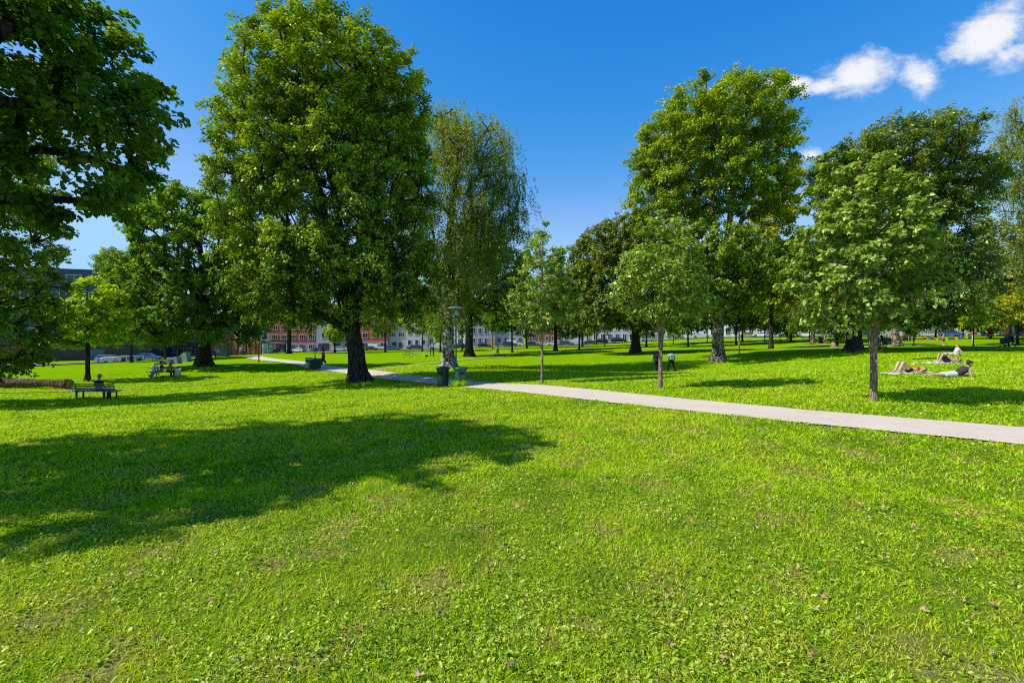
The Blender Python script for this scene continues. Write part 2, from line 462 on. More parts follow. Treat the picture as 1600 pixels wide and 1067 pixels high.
for nm,px_,w_,lab in [
    ('dirt_path',[(516,583),(480,587),(440,591),(390,595.5),(340,599.5),(290,603.5),(230,607),(150,610.5),(60,612.5),(-20,614)],[.9,.45,.36,.38,.36,.36,.4,.42,.42,.42],'thin worn track branching left from the footpath'),
    ('dirt_path',[(572,580),(620,574.5),(665,569),(720,563),(775,558.5),(830,554.5),(880,551.5),(930,548.5)],[1.6,1.3,1.3,1.5,1.6,1.7,1.6,1.2],'worn earth track behind the big maple'),
    ('park_path',[(1262,536),(1300,540.0),(1345,543),(1400,544.3),(1470,545),(1540,546.3),(1600,547),(1660,547)],[2.2,2,2,2,2,2,2,2],'far gravel path on the right of the lawn')]:
    o,c,wd=strip(nm,[tuple(G(*p)) for p in px_],w_,M_dirt,.014,.10,len(nm),5,10)
    tag(o,lab,kind='structure'); TR.append((c,wd))
def on_strip(x,y,C,W,margin=0):
    res=np.zeros(len(x),bool); lo=C.min(0)-4; hi=C.max(0)+4
    idx=np.where((x>lo[0])&(x<hi[0])&(y>lo[1])&(y<hi[1]))[0]
    for a in range(0,len(idx),20000):
        s=idx[a:a+20000]
        d=np.hypot(x[s][:,None]-C[None,:,0],y[s][:,None]-C[None,:,1])
        k=d.argmin(1); res[s]=d[np.arange(len(s)),k]<W[k]/2-margin
    return res

# ------------------------------------------------------------------ grass: blades and broad weeds, one turf
def sector(n_target,r0,r1,pw,half):
    """random positions with density ~ r^-pw"""
    u=rng.random(n_target); e=2-pw
    r=(r0**e+u*(r1**e-r0**e))**(1/e)
    a=PI/2+rng.uniform(-half,half,n_target)
    return r*np.cos(a),r*np.sin(a),r
def blades(N,r0,r1,pw,half,hs,ws):
    x,y,r=sector(N,r0,r1,pw,half)
    keep=~on_strip(x,y,PC,PW,.03)
    for c,wd in TR: keep&=~(on_strip(x,y,c,wd,.12)&(rng.random(len(x))<.5))
    bare=vnoise(x,y,1.6,4)+.5*vnoise(x,y,.5,9)
    keep&=(bare>-.9)|(rng.random(len(x))<.5)|(r>18)
    keep_idx=keep.copy(); x,y,r=x[keep],y[keep],r[keep]; n=len(x)
    z=gza(x,y)
    tall=1+.35*vnoise(x,y,2.3,7)
    h=hs*rng.uniform(.5,1.35,n)*tall; grow=np.maximum(1,r/5.0)**.55
    h*=np.minimum(grow,1.6)
    w=ws*rng.uniform(.7,1.4,n)*np.maximum(1,r/4.0)**.9
    yaw=rng.uniform(0,2*PI,n); lean=rng.uniform(.5,2.1,n)*h
    la=rng.uniform(0,2*PI,n)
    dx,dy=np.cos(yaw)*w/2,np.sin(yaw)*w/2
    lx,ly=np.cos(la)*lean,np.sin(la)*lean
    b0=np.c_[x-dx,y-dy,z-.005]; b1=np.c_[x+dx,y+dy,z-.005]
    m0=np.c_[x-dx*.8+lx*.35,y-dy*.8+ly*.35,z+h*.6]; m1=np.c_[x+dx*.8+lx*.35,y+dy*.8+ly*.35,z+h*.6]
    t0=np.c_[x+lx-dx*.15,y+ly-dy*.15,z+h]; t1=np.c_[x+lx+dx*.15,y+ly+dy*.15,z+h]
    V=np.stack([b0,b1,m1,m0,t1,t0],1).reshape(-1,3)
    k=np.arange(n)[:,None]*6
    Fq=np.concatenate([k+np.array([[0,1,2,3]]),k+np.array([[3,2,4,5]])])
    v=np.clip(.50+.15*vnoise(x,y,5.5,20)+.17*vnoise(x,y,1.7,21)+.16*vnoise(x,y,.5,22)+rng.normal(0,.2,n),0,.97)
    dry=np.clip((-.25-bare[keep_idx])*1.1,0,.8)*np.clip((16-r)/9,.12,1); isd=rng.random(n)<dry+.015; v[isd]=rng.uniform(.9,1,isd.sum())
    return V,Fq,np.repeat(v,6)
def weeds(N,r0,r1,pw,half,s0,s1):
    x,y,r=sector(N,r0,r1,pw,half)
    keep=~on_strip(x,y,PC,PW,-.02)
    for c,wd in TR: keep&=~on_strip(x,y,c,wd,0)
    patch=vnoise(x,y,1.9,31)+.6*vnoise(x,y,.6,32)
    keep&=rng.random(len(x))<np.clip(.55+.45*patch,.08,1)
    x,y,r=x[keep],y[keep],r[keep]; n=len(x); z=gza(x,y)
    size=s0+(s1-s0)*rng.random(n)**3.6
    size*=np.maximum(1,r/6.0)**.6
    yaw=rng.uniform(0,2*PI,n); pitch=rng.uniform(-.1,.75,n); roll=rng.normal(0,.35,n)
    asp=rng.uniform(.34,.72,n)
    d=np.c_[np.cos(yaw)*np.cos(pitch),np.sin(yaw)*np.cos(pitch),np.sin(pitch)]
    s=np.c_[-np.sin(yaw)*np.cos(roll),np.cos(yaw)*np.cos(roll),np.sin(roll)]
    up=np.cross(d,s)
    base=np.c_[x,y,z+rng.uniform(.004,.035,n)]
    L_=size[:,None]; W_=(size*asp)[:,None]/2
    v0=base; v1=base+d*L_*.35+s*W_*.85+up*L_*.10; v2=base+d*L_*.72+s*W_*.8+up*L_*.08; v3=base+d*L_-up*L_*.10
    v4=base+d*L_*.72-s*W_*.8+up*L_*.08; v5=base+d*L_*.35-s*W_*.85+up*L_*.10
    V=np.stack([v0,v1,v2,v3,v4,v5],1).reshape(-1,3)
    k=np.arange(n)[:,None]*6
    Fq=np.concatenate([k+np.array([[0,1,2,3]]),k+np.array([[0,3,4,5]])])
    v=np.clip(.52+.15*vnoise(x,y,1.3,41)+rng.normal(0,.25,n),0,1)
    return V,Fq,np.repeat(v,6)
gstops=[(0,(.09,.24,.002)),(.25,(.26,.50,.003)),(.5,(.50,.73,.005)),(.8,(.66,.80,.010)),(.9,(.66,.66,.05)),(1,(.62,.50,.13))]
wstops=[(0,(.07,.17,.006)),(.35,(.22,.40,.012)),(.65,(.46,.60,.04)),(.92,(.68,.74,.15)),(1,(.74,.76,.28))]
M_blade=leaf_mat('grass_blade',gstops,.36,.5,.02)
M_weed=leaf_mat('broad_weed',wstops,.35,.45,.035)
VB,FB,AB=[],[],[]; off=0
for args in [(300000,.5,7,.95,R(84),.024,.0048),(390000,6,52,1.7,R(62),.032,.0058)]:
    v,f,a=blades(*args); VB.append(v); FB.append(f+off); AB.append(a); off+=len(v)
GRASS_PARTS=(VB,FB,AB)
for (px_,d_,r_,n_) in [(560,30,.75,260),(700,42,.7,200),(1122,45,.75,200),(1335,45,.8,200),(1365,12.2,.16,120),(1032,17.5,.15,100),(847,23,.15,80),(319,50,.8,150),(137,37,.25,60),(993,65,.7,120),(151,27,1.2,160),(40,31,2.6,420)]:
    p_=GX(px_,d_); a=rng.uniform(0,2*PI,n_); q=r_*rng.uniform(.85,1.5,n_)
    x=p_.x+q*np.cos(a); y=p_.y+q*np.sin(a)*(.35 if r_>1 else 1); z=gza(x,y); h=rng.uniform(.05,.2,n_)*(1 if d_>20 else .7); w_=rng.uniform(.006,.014,n_)*d_/20
    ta=rng.uniform(0,2*PI,n_); dx,dy=np.cos(ta)*w_,np.sin(ta)*w_; lx,ly=rng.normal(0,.4,n_)*h,rng.normal(0,.4,n_)*h
    v=np.stack([np.c_[x-dx,y-dy,z],np.c_[x+dx,y+dy,z],np.c_[x+lx+dx*.3,y+ly+dy*.3,z+h],np.c_[x+lx-dx*.3,y+ly-dy*.3,z+h]],1).reshape(-1,3)
    VB.append(v); FB.append(np.arange(n_)[:,None]*4+np.array([[0,1,2,3]])+off); AB.append(np.repeat(rng.uniform(.15,.7,n_),4)); off+=len(v)
me=npmesh('grass',np.concatenate(VB),np.concatenate(FB),False,{'leafv':np.concatenate(AB)})
tag(link('grass',me,M_blade),'short bright green lawn grass','grass',kind='stuff')
VB,FB,AB=[],[],[]; off=0
for args in [(360000,.5,7,.95,R(84),.008,.040),(185000,6,40,1.8,R(62),.016,.05)]:
    v,f,a=weeds(*args); VB.append(v); FB.append(f+off); AB.append(a); off+=len(v)
me=npmesh('ground_cover',np.concatenate(VB),np.concatenate(FB),False,{'leafv':np.concatenate(AB)})
tag(link('ground_cover',me,M_weed),'broad clover and plantain leaves growing among the grass','weeds',kind='stuff')
# ------------------------------------------------------------------ trees
M_bark=bark_mat('maple_bark',(.015,.012,.010),(.085,.068,.052),7)
M_bark_l=bark_mat('young_bark',(.20,.135,.09),(.48,.36,.26),16)
M_bark_b=bark_mat('birch_bark',(.012,.011,.010),(.10,.085,.075),5,(.50,.46,.42))
M_bark_p=bark_mat('plane_bark',(.03,.022,.015),(.15,.11,.08),6,(.36,.27,.18))
LS={}
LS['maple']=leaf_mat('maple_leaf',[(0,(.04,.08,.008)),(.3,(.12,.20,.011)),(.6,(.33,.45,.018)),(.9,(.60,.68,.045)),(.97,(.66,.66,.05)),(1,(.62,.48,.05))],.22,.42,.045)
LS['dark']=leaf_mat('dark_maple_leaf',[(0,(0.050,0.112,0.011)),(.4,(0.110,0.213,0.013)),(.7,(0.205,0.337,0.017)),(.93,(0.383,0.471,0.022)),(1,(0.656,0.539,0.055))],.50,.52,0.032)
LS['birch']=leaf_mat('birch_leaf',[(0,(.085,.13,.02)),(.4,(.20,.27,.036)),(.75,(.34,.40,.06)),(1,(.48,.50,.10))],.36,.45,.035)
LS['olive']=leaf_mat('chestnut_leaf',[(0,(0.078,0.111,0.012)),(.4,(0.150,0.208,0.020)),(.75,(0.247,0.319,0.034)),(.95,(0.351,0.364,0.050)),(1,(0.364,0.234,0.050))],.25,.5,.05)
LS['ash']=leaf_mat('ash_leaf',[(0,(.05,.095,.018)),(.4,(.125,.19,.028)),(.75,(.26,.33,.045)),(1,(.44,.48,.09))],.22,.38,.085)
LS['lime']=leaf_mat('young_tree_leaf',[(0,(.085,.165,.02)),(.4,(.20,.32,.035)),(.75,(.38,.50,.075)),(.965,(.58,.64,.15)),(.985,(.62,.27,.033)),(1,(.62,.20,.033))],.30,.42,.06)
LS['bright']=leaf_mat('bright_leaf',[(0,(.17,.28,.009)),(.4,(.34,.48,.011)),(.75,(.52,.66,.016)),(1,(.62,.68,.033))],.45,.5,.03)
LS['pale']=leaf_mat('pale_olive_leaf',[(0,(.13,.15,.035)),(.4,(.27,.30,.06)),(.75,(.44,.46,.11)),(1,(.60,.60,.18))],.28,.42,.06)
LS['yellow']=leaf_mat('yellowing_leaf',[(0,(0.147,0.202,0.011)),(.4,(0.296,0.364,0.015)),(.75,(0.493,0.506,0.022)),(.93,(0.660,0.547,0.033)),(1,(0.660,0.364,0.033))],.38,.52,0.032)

def tree(name,label,cat,px,d,blobs,leafkind,nleaf,nclus,leaf,bark=None,trunk_r=.3,fork=.3,crad=1.0,group=None,depth=1.0,
         droop=0.0,lean=0.0,asp=.85,flat=.62,seed=1,minr=.012,dense_in=.55,hang=0,twigs=7,up=.18,flare=.5,extra=(),shift=0.0,leader=.85,nside=7,stems=1):
    rg=np.random.default_rng(seed)
    base=GX(px,d)
    root=thing(name,label,cat,base,0,group)
    B=np.array(blobs,float)
    bx=(B[:,0]-CX)/F*d-base.x; bz=CAMZ-(B[:,1]-HZ)/F*d-base.z
    brx=B[:,2]/F*d; brz=B[:,3]/F*d
    brx=np.maximum(.35*brx,brx-.72*crad); brz=np.maximum(.35*brz,brz-.72*crad)
    xmin,xmax=(bx-brx).min(),(bx+brx).max(); zmin=max(.6,(bz-brz).min()); zmax=(bz+brz).max()
    xc=(xmin+xmax)/2; Wh=(xmax-xmin)/2; Rd=Wh*depth
    area=brx*brz; pr=area/area.sum()
    # --- cluster centres
    cand=[]; tries=nclus*7
    bi=rg.choice(len(B),tries,p=pr)
    r=np.sqrt(rg.random(tries)); a=rg.uniform(0,2*PI,tries)
    X=bx[bi]+np.cos(a)*r*brx[bi]; Z=bz[bi]+np.sin(a)*r*brz[bi]
    ext=Rd*np.sqrt(np.clip(1-r**2*.92,0.02,1))*np.sqrt(np.clip(1-((X-xc)/(Wh*1.02))**2,.06,1))*np.clip(np.minimum(1,1.6*(brx[bi]+brz[bi])/(Wh)),.35,1)
    s=rg.uniform(-1,1,tries); s=np.sign(s)*np.abs(s)**dense_in
    Y=s*ext+shift*Rd
    C=np.c_[X,Y,Z]; C=C[C[:,2]>.8]
    sel=[]; mind=crad*.95
    keepm=np.zeros(len(C),bool)
    pts=np.empty((0,3))
    for i in range(len(C)):
        if len(sel)>=nclus: break
        if len(sel):
            if (((pts-C[i])**2*np.array([1,1,1.7])).sum(1)<mind**2).any(): continue
        sel.append(i); pts=C[sel]
        if i>len(C)*.5: mind=crad*.75
    C=pts.copy(); nmain=len(C)
    if extra:
        C=np.concatenate([C,np.array([((a_-CX)/F*d-base.x,b_*Rd,CAMZ-(c_-HZ)/F*d-base.z) for a_,c_,b_ in extra])])
    # --- skeleton
    H=zmax
    fz=max(1.0,fork*H)
    nodes=[];par=[]
    def addn(p,pa): nodes.append(np.array(p,float)); par.append(pa); return len(nodes)-1
    topx=xc*.55
    k=max(4,int(fz/.6)); last=-1
    for i in range(k+1):
        t=i/k; wob=.05*trunk_r*np.sin(3*t*PI+seed)
        last=addn((lean*t*fz+wob,wob*.6,t*fz),last)
    trunk_top=last
    px0=nodes[last].copy(); leaders=[]
    for sidx in range(stems):
        last=trunk_top
        spread=0 if stems==1 else (sidx-(stems-1)/2)*Wh*.35
        sy=0 if stems==1 else rg.uniform(-.3,.3)*Rd
        tz=leader*H*(1 if stems==1 else rg.uniform(.82,1))
        k=max(5,int((tz-fz)/.8)); lch=[trunk_top]
        for i in range(1,k+1):
            t=i/k
            x=px0[0]+(topx+spread-px0[0])*t**1.1+.12*np.sin(t*7+seed+sidx)*trunk_r*2
            y=px0[1]+sy*t+.12*np.cos(t*6+seed+sidx)*trunk_r*2
            last=addn((x,y,fz+(tz-fz)*t),last); lch.append(last)
        leaders.append(lch)
    order=np.argsort(np.hypot(C[:,0]-xc*.5,C[:,1])+.15*np.abs(C[:,2]-H*.5)+rg.normal(0,.4*crad,len(C)))
    chains=[]
    for ci in order:
        c=C[ci]; N=np.array(nodes)
        dv=c-N; dist=np.sqrt((dv**2).sum(1)); hor=np.hypot(dv[:,0],dv[:,1])
        cost=dist+1.3*np.maximum(0,.35*hor-dv[:,2])*(1-droop)
        cost[N[:,2]<fz*.75]+=6
        j=int(cost.argmin()); p0=N[j]; D=dist[j]
        m=max(1,int(D/(.7*max(.6,crad))))
        ctrl=p0+(c-p0)*.5+np.array([0,0,.16*D*(1-droop)])+rg.normal(0,.07*D,3)
        pa=j; ch=[j]
        for i in range(1,m+1):
            t=i/m; q=(1-t)**2*p0+2*t*(1-t)*ctrl+t*t*c
            pa=addn(q,pa); ch.append(pa)
        chains.append(ch)
    N=np.array(nodes); n=len(N); par_=np.array(par)
    acc=np.zeros(n); tip=np.ones(n,bool); tip[par_[par_>=0]]=False
    acc[tip]=1.0
    for i in range(n-1,0,-1): acc[par_[i]]+=acc[i]
    rad=acc**.46; r0=rad[0]; rad=trunk_r*(rad/r0)
    rad=np.maximum(rad,minr*.6)
    zt=N[:trunk_top+1,2]
    rad[:trunk_top+1]=trunk_r*np.linspace(1,.86,trunk_top+1)*(1+flare*np.exp(-zt/(trunk_r*1.3)))
    mb=MB()
    # trunk with leaders
    def chain_pts(ids): return [tuple(N[i]) for i in ids],[float(rad[i]) for i in ids]
    ids=list(range(trunk_top+1))
    # fluted butt
    fl_n=18 if trunk_r>.3 else 10
    pts_,rr=chain_pts(ids)
    pts_=[(pts_[0][0],pts_[0][1],-.25)]+pts_; rr=[rr[0]*1.05]+rr
    b0=len(mb.v); mb.tube(pts_,rr,fl_n)
    ph=rg.uniform(0,6.28)
    for q in range(b0,len(mb.v)):
        x,y,z=mb.v[q]; kk=math.exp(-max(z,0)/(trunk_r*2.2))
        an=math.atan2(y,x); f=1+ flare*(.40*math.sin(5*an+ph)+.24*math.sin(3*an+2*ph))*kk+.035*math.sin(7*an+z*1.7+ph)
        cxp,cyp=lean*max(z,0),0
        mb.v[q]=(cxp+(x-cxp)*f,cyp+(y-cyp)*f,z)
    for ids in leaders:
        p_,r_=chain_pts(ids); mb.tube(p_,r_,9,cap=False)
    for ch in chains:
        p_,r_=chain_pts(ch)
        r_[0]=min(r_[0],r_[1]*1.35) if len(r_)>1 else r_[0]
        if max(r_[1:])<minr: continue
        mb.tube(p_,r_,6 if r_[1]>.05 else 4,cap=False)
    mb.build('trunk',bark or M_bark,root,fix=False)
    # --- leaves
    nc=len(C); per=max(6,nleaf//nc)
    cs=crad*rg.uniform(.7,1.25,nc); cs[nmain:]*=.55
    idx=np.repeat(np.arange(nc),per); n=len(idx)
    cdir=C-np.array([xc*.6,0,(zmin+zmax)*.42]); cdir/=np.linalg.norm(cdir,axis=1)[:,None]+1e-6
    NT_=twigs; cdir[nmain:]=np.array([0,0,1.0])
    td=rg.normal(0,1,(nc,NT_,3)); td/=np.linalg.norm(td,axis=2)[...,None]
    td=td*np.array([1,1,flat])+cdir[:,None,:]*.55+np.array([0,0,up]); td/=np.linalg.norm(td,axis=2)[...,None]
    tl=cs[:,None]*rg.uniform(.55,1.25,(nc,NT_))
    th=rg.integers(0,NT_,n); tt=rg.random(n)**.75
    T_=td[idx,th]; ln=tl[idx,th]
    v=rg.normal(0,1,(n,3)); v-=T_*(v*T_).sum(1)[:,None]*.7; v/=np.linalg.norm(v,axis=1)[:,None]+1e-6
    rr=rg.random(n)**.6*.30*cs[idx]*(1.15-.7*tt)
    loc=T_*(ln*tt)[:,None]+v*rr[:,None]
    loc[:,2]-=.16*(ln*tt)**2/cs[idx]*(1-up)
    v=.6*v+.5*T_
    if hang:
        hl=rg.random(n)**1.15*hang*rg.uniform(.35,1.3,nc)[idx]
        NS=13
        th=rg.integers(0,NS,n); tx=rg.normal(0,.6,(nc,NS,2)); hz=rg.uniform(.5,1.3,(nc,NS))
        loc[:,:2]=tx[idx,th]*cs[idx][:,None]*(1+.12*hl[:,None])+rg.normal(0,.075,(n,2)); loc[:,2]=-hl*hz[idx,th]+rg.normal(0,.1,n)+.35*cs[idx]
    pos3=C[idx]+loc
    cen=np.array([xc*.7,0,(zmin+zmax)*.5-.1*(zmax-zmin)])
    outw=pos3-cen; outw/=np.linalg.norm(outw,axis=1)[:,None]+1e-6
    nrm=.45*v+.30*outw+np.array([0,0,.8])+rg.normal(0,.5,(n,3))
    nrm/=np.linalg.norm(nrm,axis=1)[:,None]
    tdir=.8*v+.35*outw+np.array([0,0,-.5])+rg.normal(0,.45,(n,3))
    if hang: tdir=np.array([0,0,-1.0])+rg.normal(0,.4,(n,3))
    tdir-=nrm*(tdir*nrm).sum(1)[:,None]; tdir/=np.linalg.norm(tdir,axis=1)[:,None]+1e-6
    sd=np.cross(nrm,tdir)
    Ls=leaf*rg.uniform(.65,1.3,n); Lc=Ls[:,None]; Wc=Lc*asp/2
    if leaf*F/d>7:
        q0=pos3; q1=pos3+tdir*Lc*.30+sd*Wc+nrm*Lc*.10; q2=pos3+tdir*Lc*.62+sd*Wc*.86+nrm*Lc*.07
        q3=pos3+tdir*Lc-nrm*Lc*.12; q4=pos3+tdir*Lc*.62-sd*Wc*.86+nrm*Lc*.07; q5=pos3+tdir*Lc*.30-sd*Wc+nrm*Lc*.10
        Vv=np.stack([q0,q1,q2,q3,q4,q5],1).reshape(-1,3)
        kk=np.arange(n)[:,None]*6
        Fq=np.concatenate([kk+np.array([[0,1,2,3]]),kk+np.array([[0,3,4,5]])]); nv=6
    else:
        q0=pos3; q1=pos3+tdir*Lc*.45+sd*Wc+nrm*Lc*.12; q2=pos3+tdir*Lc; q3=pos3+tdir*Lc*.45-sd*Wc+nrm*Lc*.12
        Vv=np.stack([q0,q1,q2,q3],1).reshape(-1,3)
        Fq=np.arange(n)[:,None]*4+np.array([[0,1,2,3]]); nv=4
    lv=.40+.30*(tt-.5)+.16*np.clip((pos3[:,2]-cen[2])/(zmax-zmin)*2,-1,1)+.06*(v[:,2])+.07*rg.normal(0,1,nc)[idx]+.15*rg.normal(0,1,n)  # inner and lower leaves darker: crown shade put into the leaf tone
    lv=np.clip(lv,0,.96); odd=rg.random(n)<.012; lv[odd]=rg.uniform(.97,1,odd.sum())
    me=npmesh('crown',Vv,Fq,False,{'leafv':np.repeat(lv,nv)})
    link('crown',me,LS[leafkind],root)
    return root
OLD='old park trees'; YNG='young staked park trees'
tree('maple_tree','tallest maple, dark leaning trunk beside the footpath and sunlit left crown','tree',560,30,
  [(505,148,118,105),(440,140,62,66),(620,155,58,82),(505,115,112,82),(585,155,78,105),(434,195,86,100),(520,270,165,150),(425,320,100,105),(605,300,85,135),(520,400,145,75),(615,420,85,75),(430,440,75,55),(402,140,46,55),(550,92,62,50),(390,260,52,85),(470,470,90,40),(640,220,38,80),(640,470,60,35),(660,370,35,60),(600,478,80,34),(520,485,60,26),(450,490,60,30)],
  'maple',270000,640,.152,trunk_r=.52,fork=.17,crad=1.15,group=OLD,depth=.92,lean=-.10,seed=3,stems=4,leader=.86)
tree('maple_tree','dark overhanging maple filling the upper left corner','tree',-548,7,
  [(60,60,150,160),(190,190,90,105),(-90,120,230,230),(110,290,125,78),(-330,-60,270,240),(10,-50,130,95),(-250,250,220,130),(230,178,62,58),(175,270,65,65),(20,330,130,65),(130,362,100,52),(-430,150,260,200),(-620,60,260,220),(-480,-150,300,220)],
  'dark',140000,250,.086,trunk_r=.42,fork=.2,crad=.68,group=OLD,depth=.86,seed=5,stems=3,shift=-.06,droop=.3,dense_in=.85,flat=.45,minr=.008)
tree('linden_tree','low drooping tree at the left edge with branches over the log','tree',-60,23,
  [(0,470,85,90),(-60,380,140,120),(25,540,65,45),(-140,450,120,120),(70,525,45,32),(-60,250,150,120),(20,410,70,50),(-60,560,90,40)],
  'maple',80000,330,.15,trunk_r=.35,fork=.16,crad=.85,group=OLD,depth=.8,seed=8,stems=2,droop=.6)
tree('maple_tree','broad dark tree on the left beyond the picnic table','tree',319,50,
  [(300,375,85,85),(250,440,55,65),(345,450,60,65),(290,495,85,48),(235,500,38,42),(390,430,40,60),(330,330,50,45),(255,350,45,45),(205,452,32,46),(225,400,34,40),(370,510,45,35)],
  'dark',60000,300,.30,trunk_r=.62,fork=.22,crad=1.35,group=OLD,depth=.9,seed=9,stems=3)
tree('maple_sapling','bright yellow-green young tree standing behind the bench','tree',137,37,
  [(137,505,52,42),(110,480,32,30),(155,465,38,30),(135,450,28,22),(165,510,30,32),(100,520,26,28)],
  'bright',9000,90,.26,bark=M_bark,trunk_r=.16,fork=.32,crad=.62,group=YNG,depth=.95,seed=12)
tree('birch_tree','tall drooping birch with rough patchy bark behind the lamp post','tree',700,42,
  [(740,235,58,60),(700,220,42,60),(762,320,42,75),(780,260,28,70),(805,335,20,45),(730,300,60,70),(720,400,80,60),(690,470,55,35),(650,300,40,90),(800,320,30,55),(818,355,20,42),(772,205,26,34),(700,190,34,30)],
  'birch',115000,270,.155,bark=M_bark_b,trunk_r=.52,fork=.22,crad=1.0,group=OLD,depth=.85,seed=14,hang=2.6,asp=.62,leader=.88,minr=.045,dense_in=.7)
tree('linden_tree','dark shaded tree behind the birch and lamp post','tree',733,75,
  [(740,440,80,60),(780,420,45,60),(700,470,55,40),(750,380,50,45),(800,460,35,45)],
  'ash',34000,230,.34,trunk_r=.6,fork=.3,crad=1.5,group=OLD,depth=.8,seed=15,stems=2)
tree('young_linden','slim young tree with spiky top standing right of the lamp post','tree',847,23,
  [(845,455,42,62),(838,400,24,40),(882,475,24,42),(815,470,26,42),(850,375,10,22),(868,430,24,40),(845,500,45,24)],
  'lime',11000,115,.125,bark=M_bark_l,trunk_r=.072,fork=.2,crad=.42,group=YNG,depth=1.0,seed=16,extra=[(852,352,0),(848,372,.1),(822,395,.2),(872,400,-.2),(800,440,.1),(898,455,0),(905,480,.2),(793,480,0)],flare=.16,up=.45,asp=.75,minr=.006)
tree('chestnut_tree','round olive-brown crowned tree in the middle distance','tree',993,65,
  [(950,430,66,85),(1000,400,50,60),(925,480,42,45),(1040,450,50,60),(975,375,45,38),(920,420,40,60),(990,490,60,30)],
  'olive',120000,900,.25,trunk_r=.56,fork=.2,crad=.92,flat=.8,group=OLD,depth=.95,seed=17,stems=2,dense_in=.45)
tree('young_linden','leafy young tree with a forked side shoot beside the two walking men','tree',1032,17.5,
  [(1030,450,64,62),(1060,400,44,50),(1000,430,46,48),(1080,468,36,44),(972,470,26,36),(1030,365,34,26),(1030,490,55,26)],
  'lime',13500,140,.12,bark=M_bark_l,trunk_r=.080,fork=.22,crad=.46,group=YNG,depth=1.0,seed=18,extra=[(1035,335,0),(1062,345,.2),(1010,365,-.2),(1090,390,0),(975,415,.2),(960,450,0),(955,480,-.2),(1108,440,.1),(1120,475,0)],flare=.16,up=.4,asp=.75,minr=.006,stems=2)
tree('maple_tree','tall sunlit maple right of centre with a flared pale trunk foot','tree',1122,45,
  [(1130,202,78,75),(1180,177,58,52),(1080,197,62,62),(1042,235,56,62),(1215,212,38,50),(1065,245,72,75),(1185,247,55,80),(1110,290,95,65),(1025,310,50,65),(1095,390,75,55),(1200,300,42,55),(1170,420,60,55),(1080,455,60,45),(1150,162,55,38),(1215,212,30,40),(1010,270,35,50),(1130,470,55,35)],
  'maple',200000,520,.19,bark=M_bark_p,trunk_r=.52,fork=.22,crad=1.35,group=OLD,depth=.92,seed=21,stems=4,leader=.8)
tree('maple_tree','slender yellow-green tree between the tall maple and the right-hand young tree','tree',1205,70,
  [(1210,330,42,45),(1190,420,45,55),(1230,285,26,36),(1180,375,30,50),(1212,460,38,36),(1230,400,30,50)],
  'yellow',26000,200,.36,trunk_r=.3,fork=.28,crad=1.4,group=OLD,depth=.85,seed=22,stems=2)
tree('young_linden','nearest young tree, pale bark and large leaves, left of the sunbathers','tree',1365,12.2,
  [(1340,385,88,78),(1290,430,58,52),(1405,425,58,62),(1330,305,48,58),(1415,380,40,46),(1350,470,74,38),(1300,275,18,38),(1310,490,50,34),(1385,490,50,30),(1368,330,45,50),(1440,400,22,36)],
  'lime',16500,190,.115,bark=M_bark_l,trunk_r=.088,fork=.19,crad=.40,group=YNG,depth=1.0,seed=23,extra=[(1292,245,0),(1300,262,.1),(1350,268,.3),(1378,282,-.3),(1408,318,.1),(1430,335,-.2),(1452,372,0),(1468,410,.2),(1262,330,.1),(1245,372,-.2),(1232,410,.1),(1225,450,0),(1250,480,-.3),(1290,515,-.4),(1400,520,-.3),(1458,440,.3),(1330,250,-.1),(1275,300,.2)],flare=.16,up=.4,asp=.78,minr=.005,stems=3)
tree('ash_tree','huge dark spreading ash tree behind the sunbathers','tree',1335,45,
  [(1400,253,80,52),(1500,293,55,52),(1400,240,92,50),(1505,318,36,44),(1330,263,60,50),(1445,300,85,65),(1350,283,60,60),(1485,283,48,50),(1430,400,85,80),(1480,455,45,50),(1380,330,85,75),(1330,420,60,80),(1280,300,22,45),(1420,470,75,40),(1500,300,38,50)],
  'ash',150000,560,.25,trunk_r=.58,fork=.16,crad=1.35,group=OLD,depth=.85,seed=24,stems=3,asp=.5,flat=.45,leader=.75)
tree('plane_tree','short leaning pale trunk next to the picnic crowd','tree',1402,58,
  [(1430,460,60,40),(1400,430,50,45),(1460,430,45,50)],
  'dark',16000,120,.3,bark=M_bark_p,trunk_r=.36,fork=.3,crad=1.4,group=OLD,depth=.8,lean=-.14,seed=25)
tree('willow_tree','feathery pale tree rising at the right edge','tree',1640,60,
  [(1595,230,34,60),(1590,300,34,42),(1630,200,50,80),(1640,300,60,80),(1660,400,60,80)],
  'birch',90000,230,.2,bark=M_bark,trunk_r=.45,fork=.3,crad=1.2,group=OLD,depth=.8,seed=26,hang=2.2,asp=.55,dense_in=.8)
tree('chestnut_tree','pale olive rounded tree below the feathery tree at the right','tree',1575,75,
  [(1550,385,52,46),(1605,400,50,60),(1545,435,32,36),(1640,420,60,70)],
  'pale',30000,220,.34,trunk_r=.4,fork=.25,crad=1.5,group=OLD,depth=.8,seed=27)
tree('hornbeam_tree','low bright green bushy tree at the right edge above the pram','tree',1590,68,
  [(1560,480,34,32),(1600,475,40,38),(1530,485,22,36),(1640,480,40,40)],
  'yellow',15000,120,.3,trunk_r=.16,fork=.2,crad=1.1,group=OLD,depth=.8,seed=28)
tree('hornbeam_sapling','thin pointed young tree by the post with the streamers','tree',1521,62,
  [(1522,480,15,32),(1520,455,8,18),(1524,498,18,16)],
  'bright',3600,50,.24,trunk_r=.07,fork=.2,crad=.6,group=YNG,depth=1,seed=29)
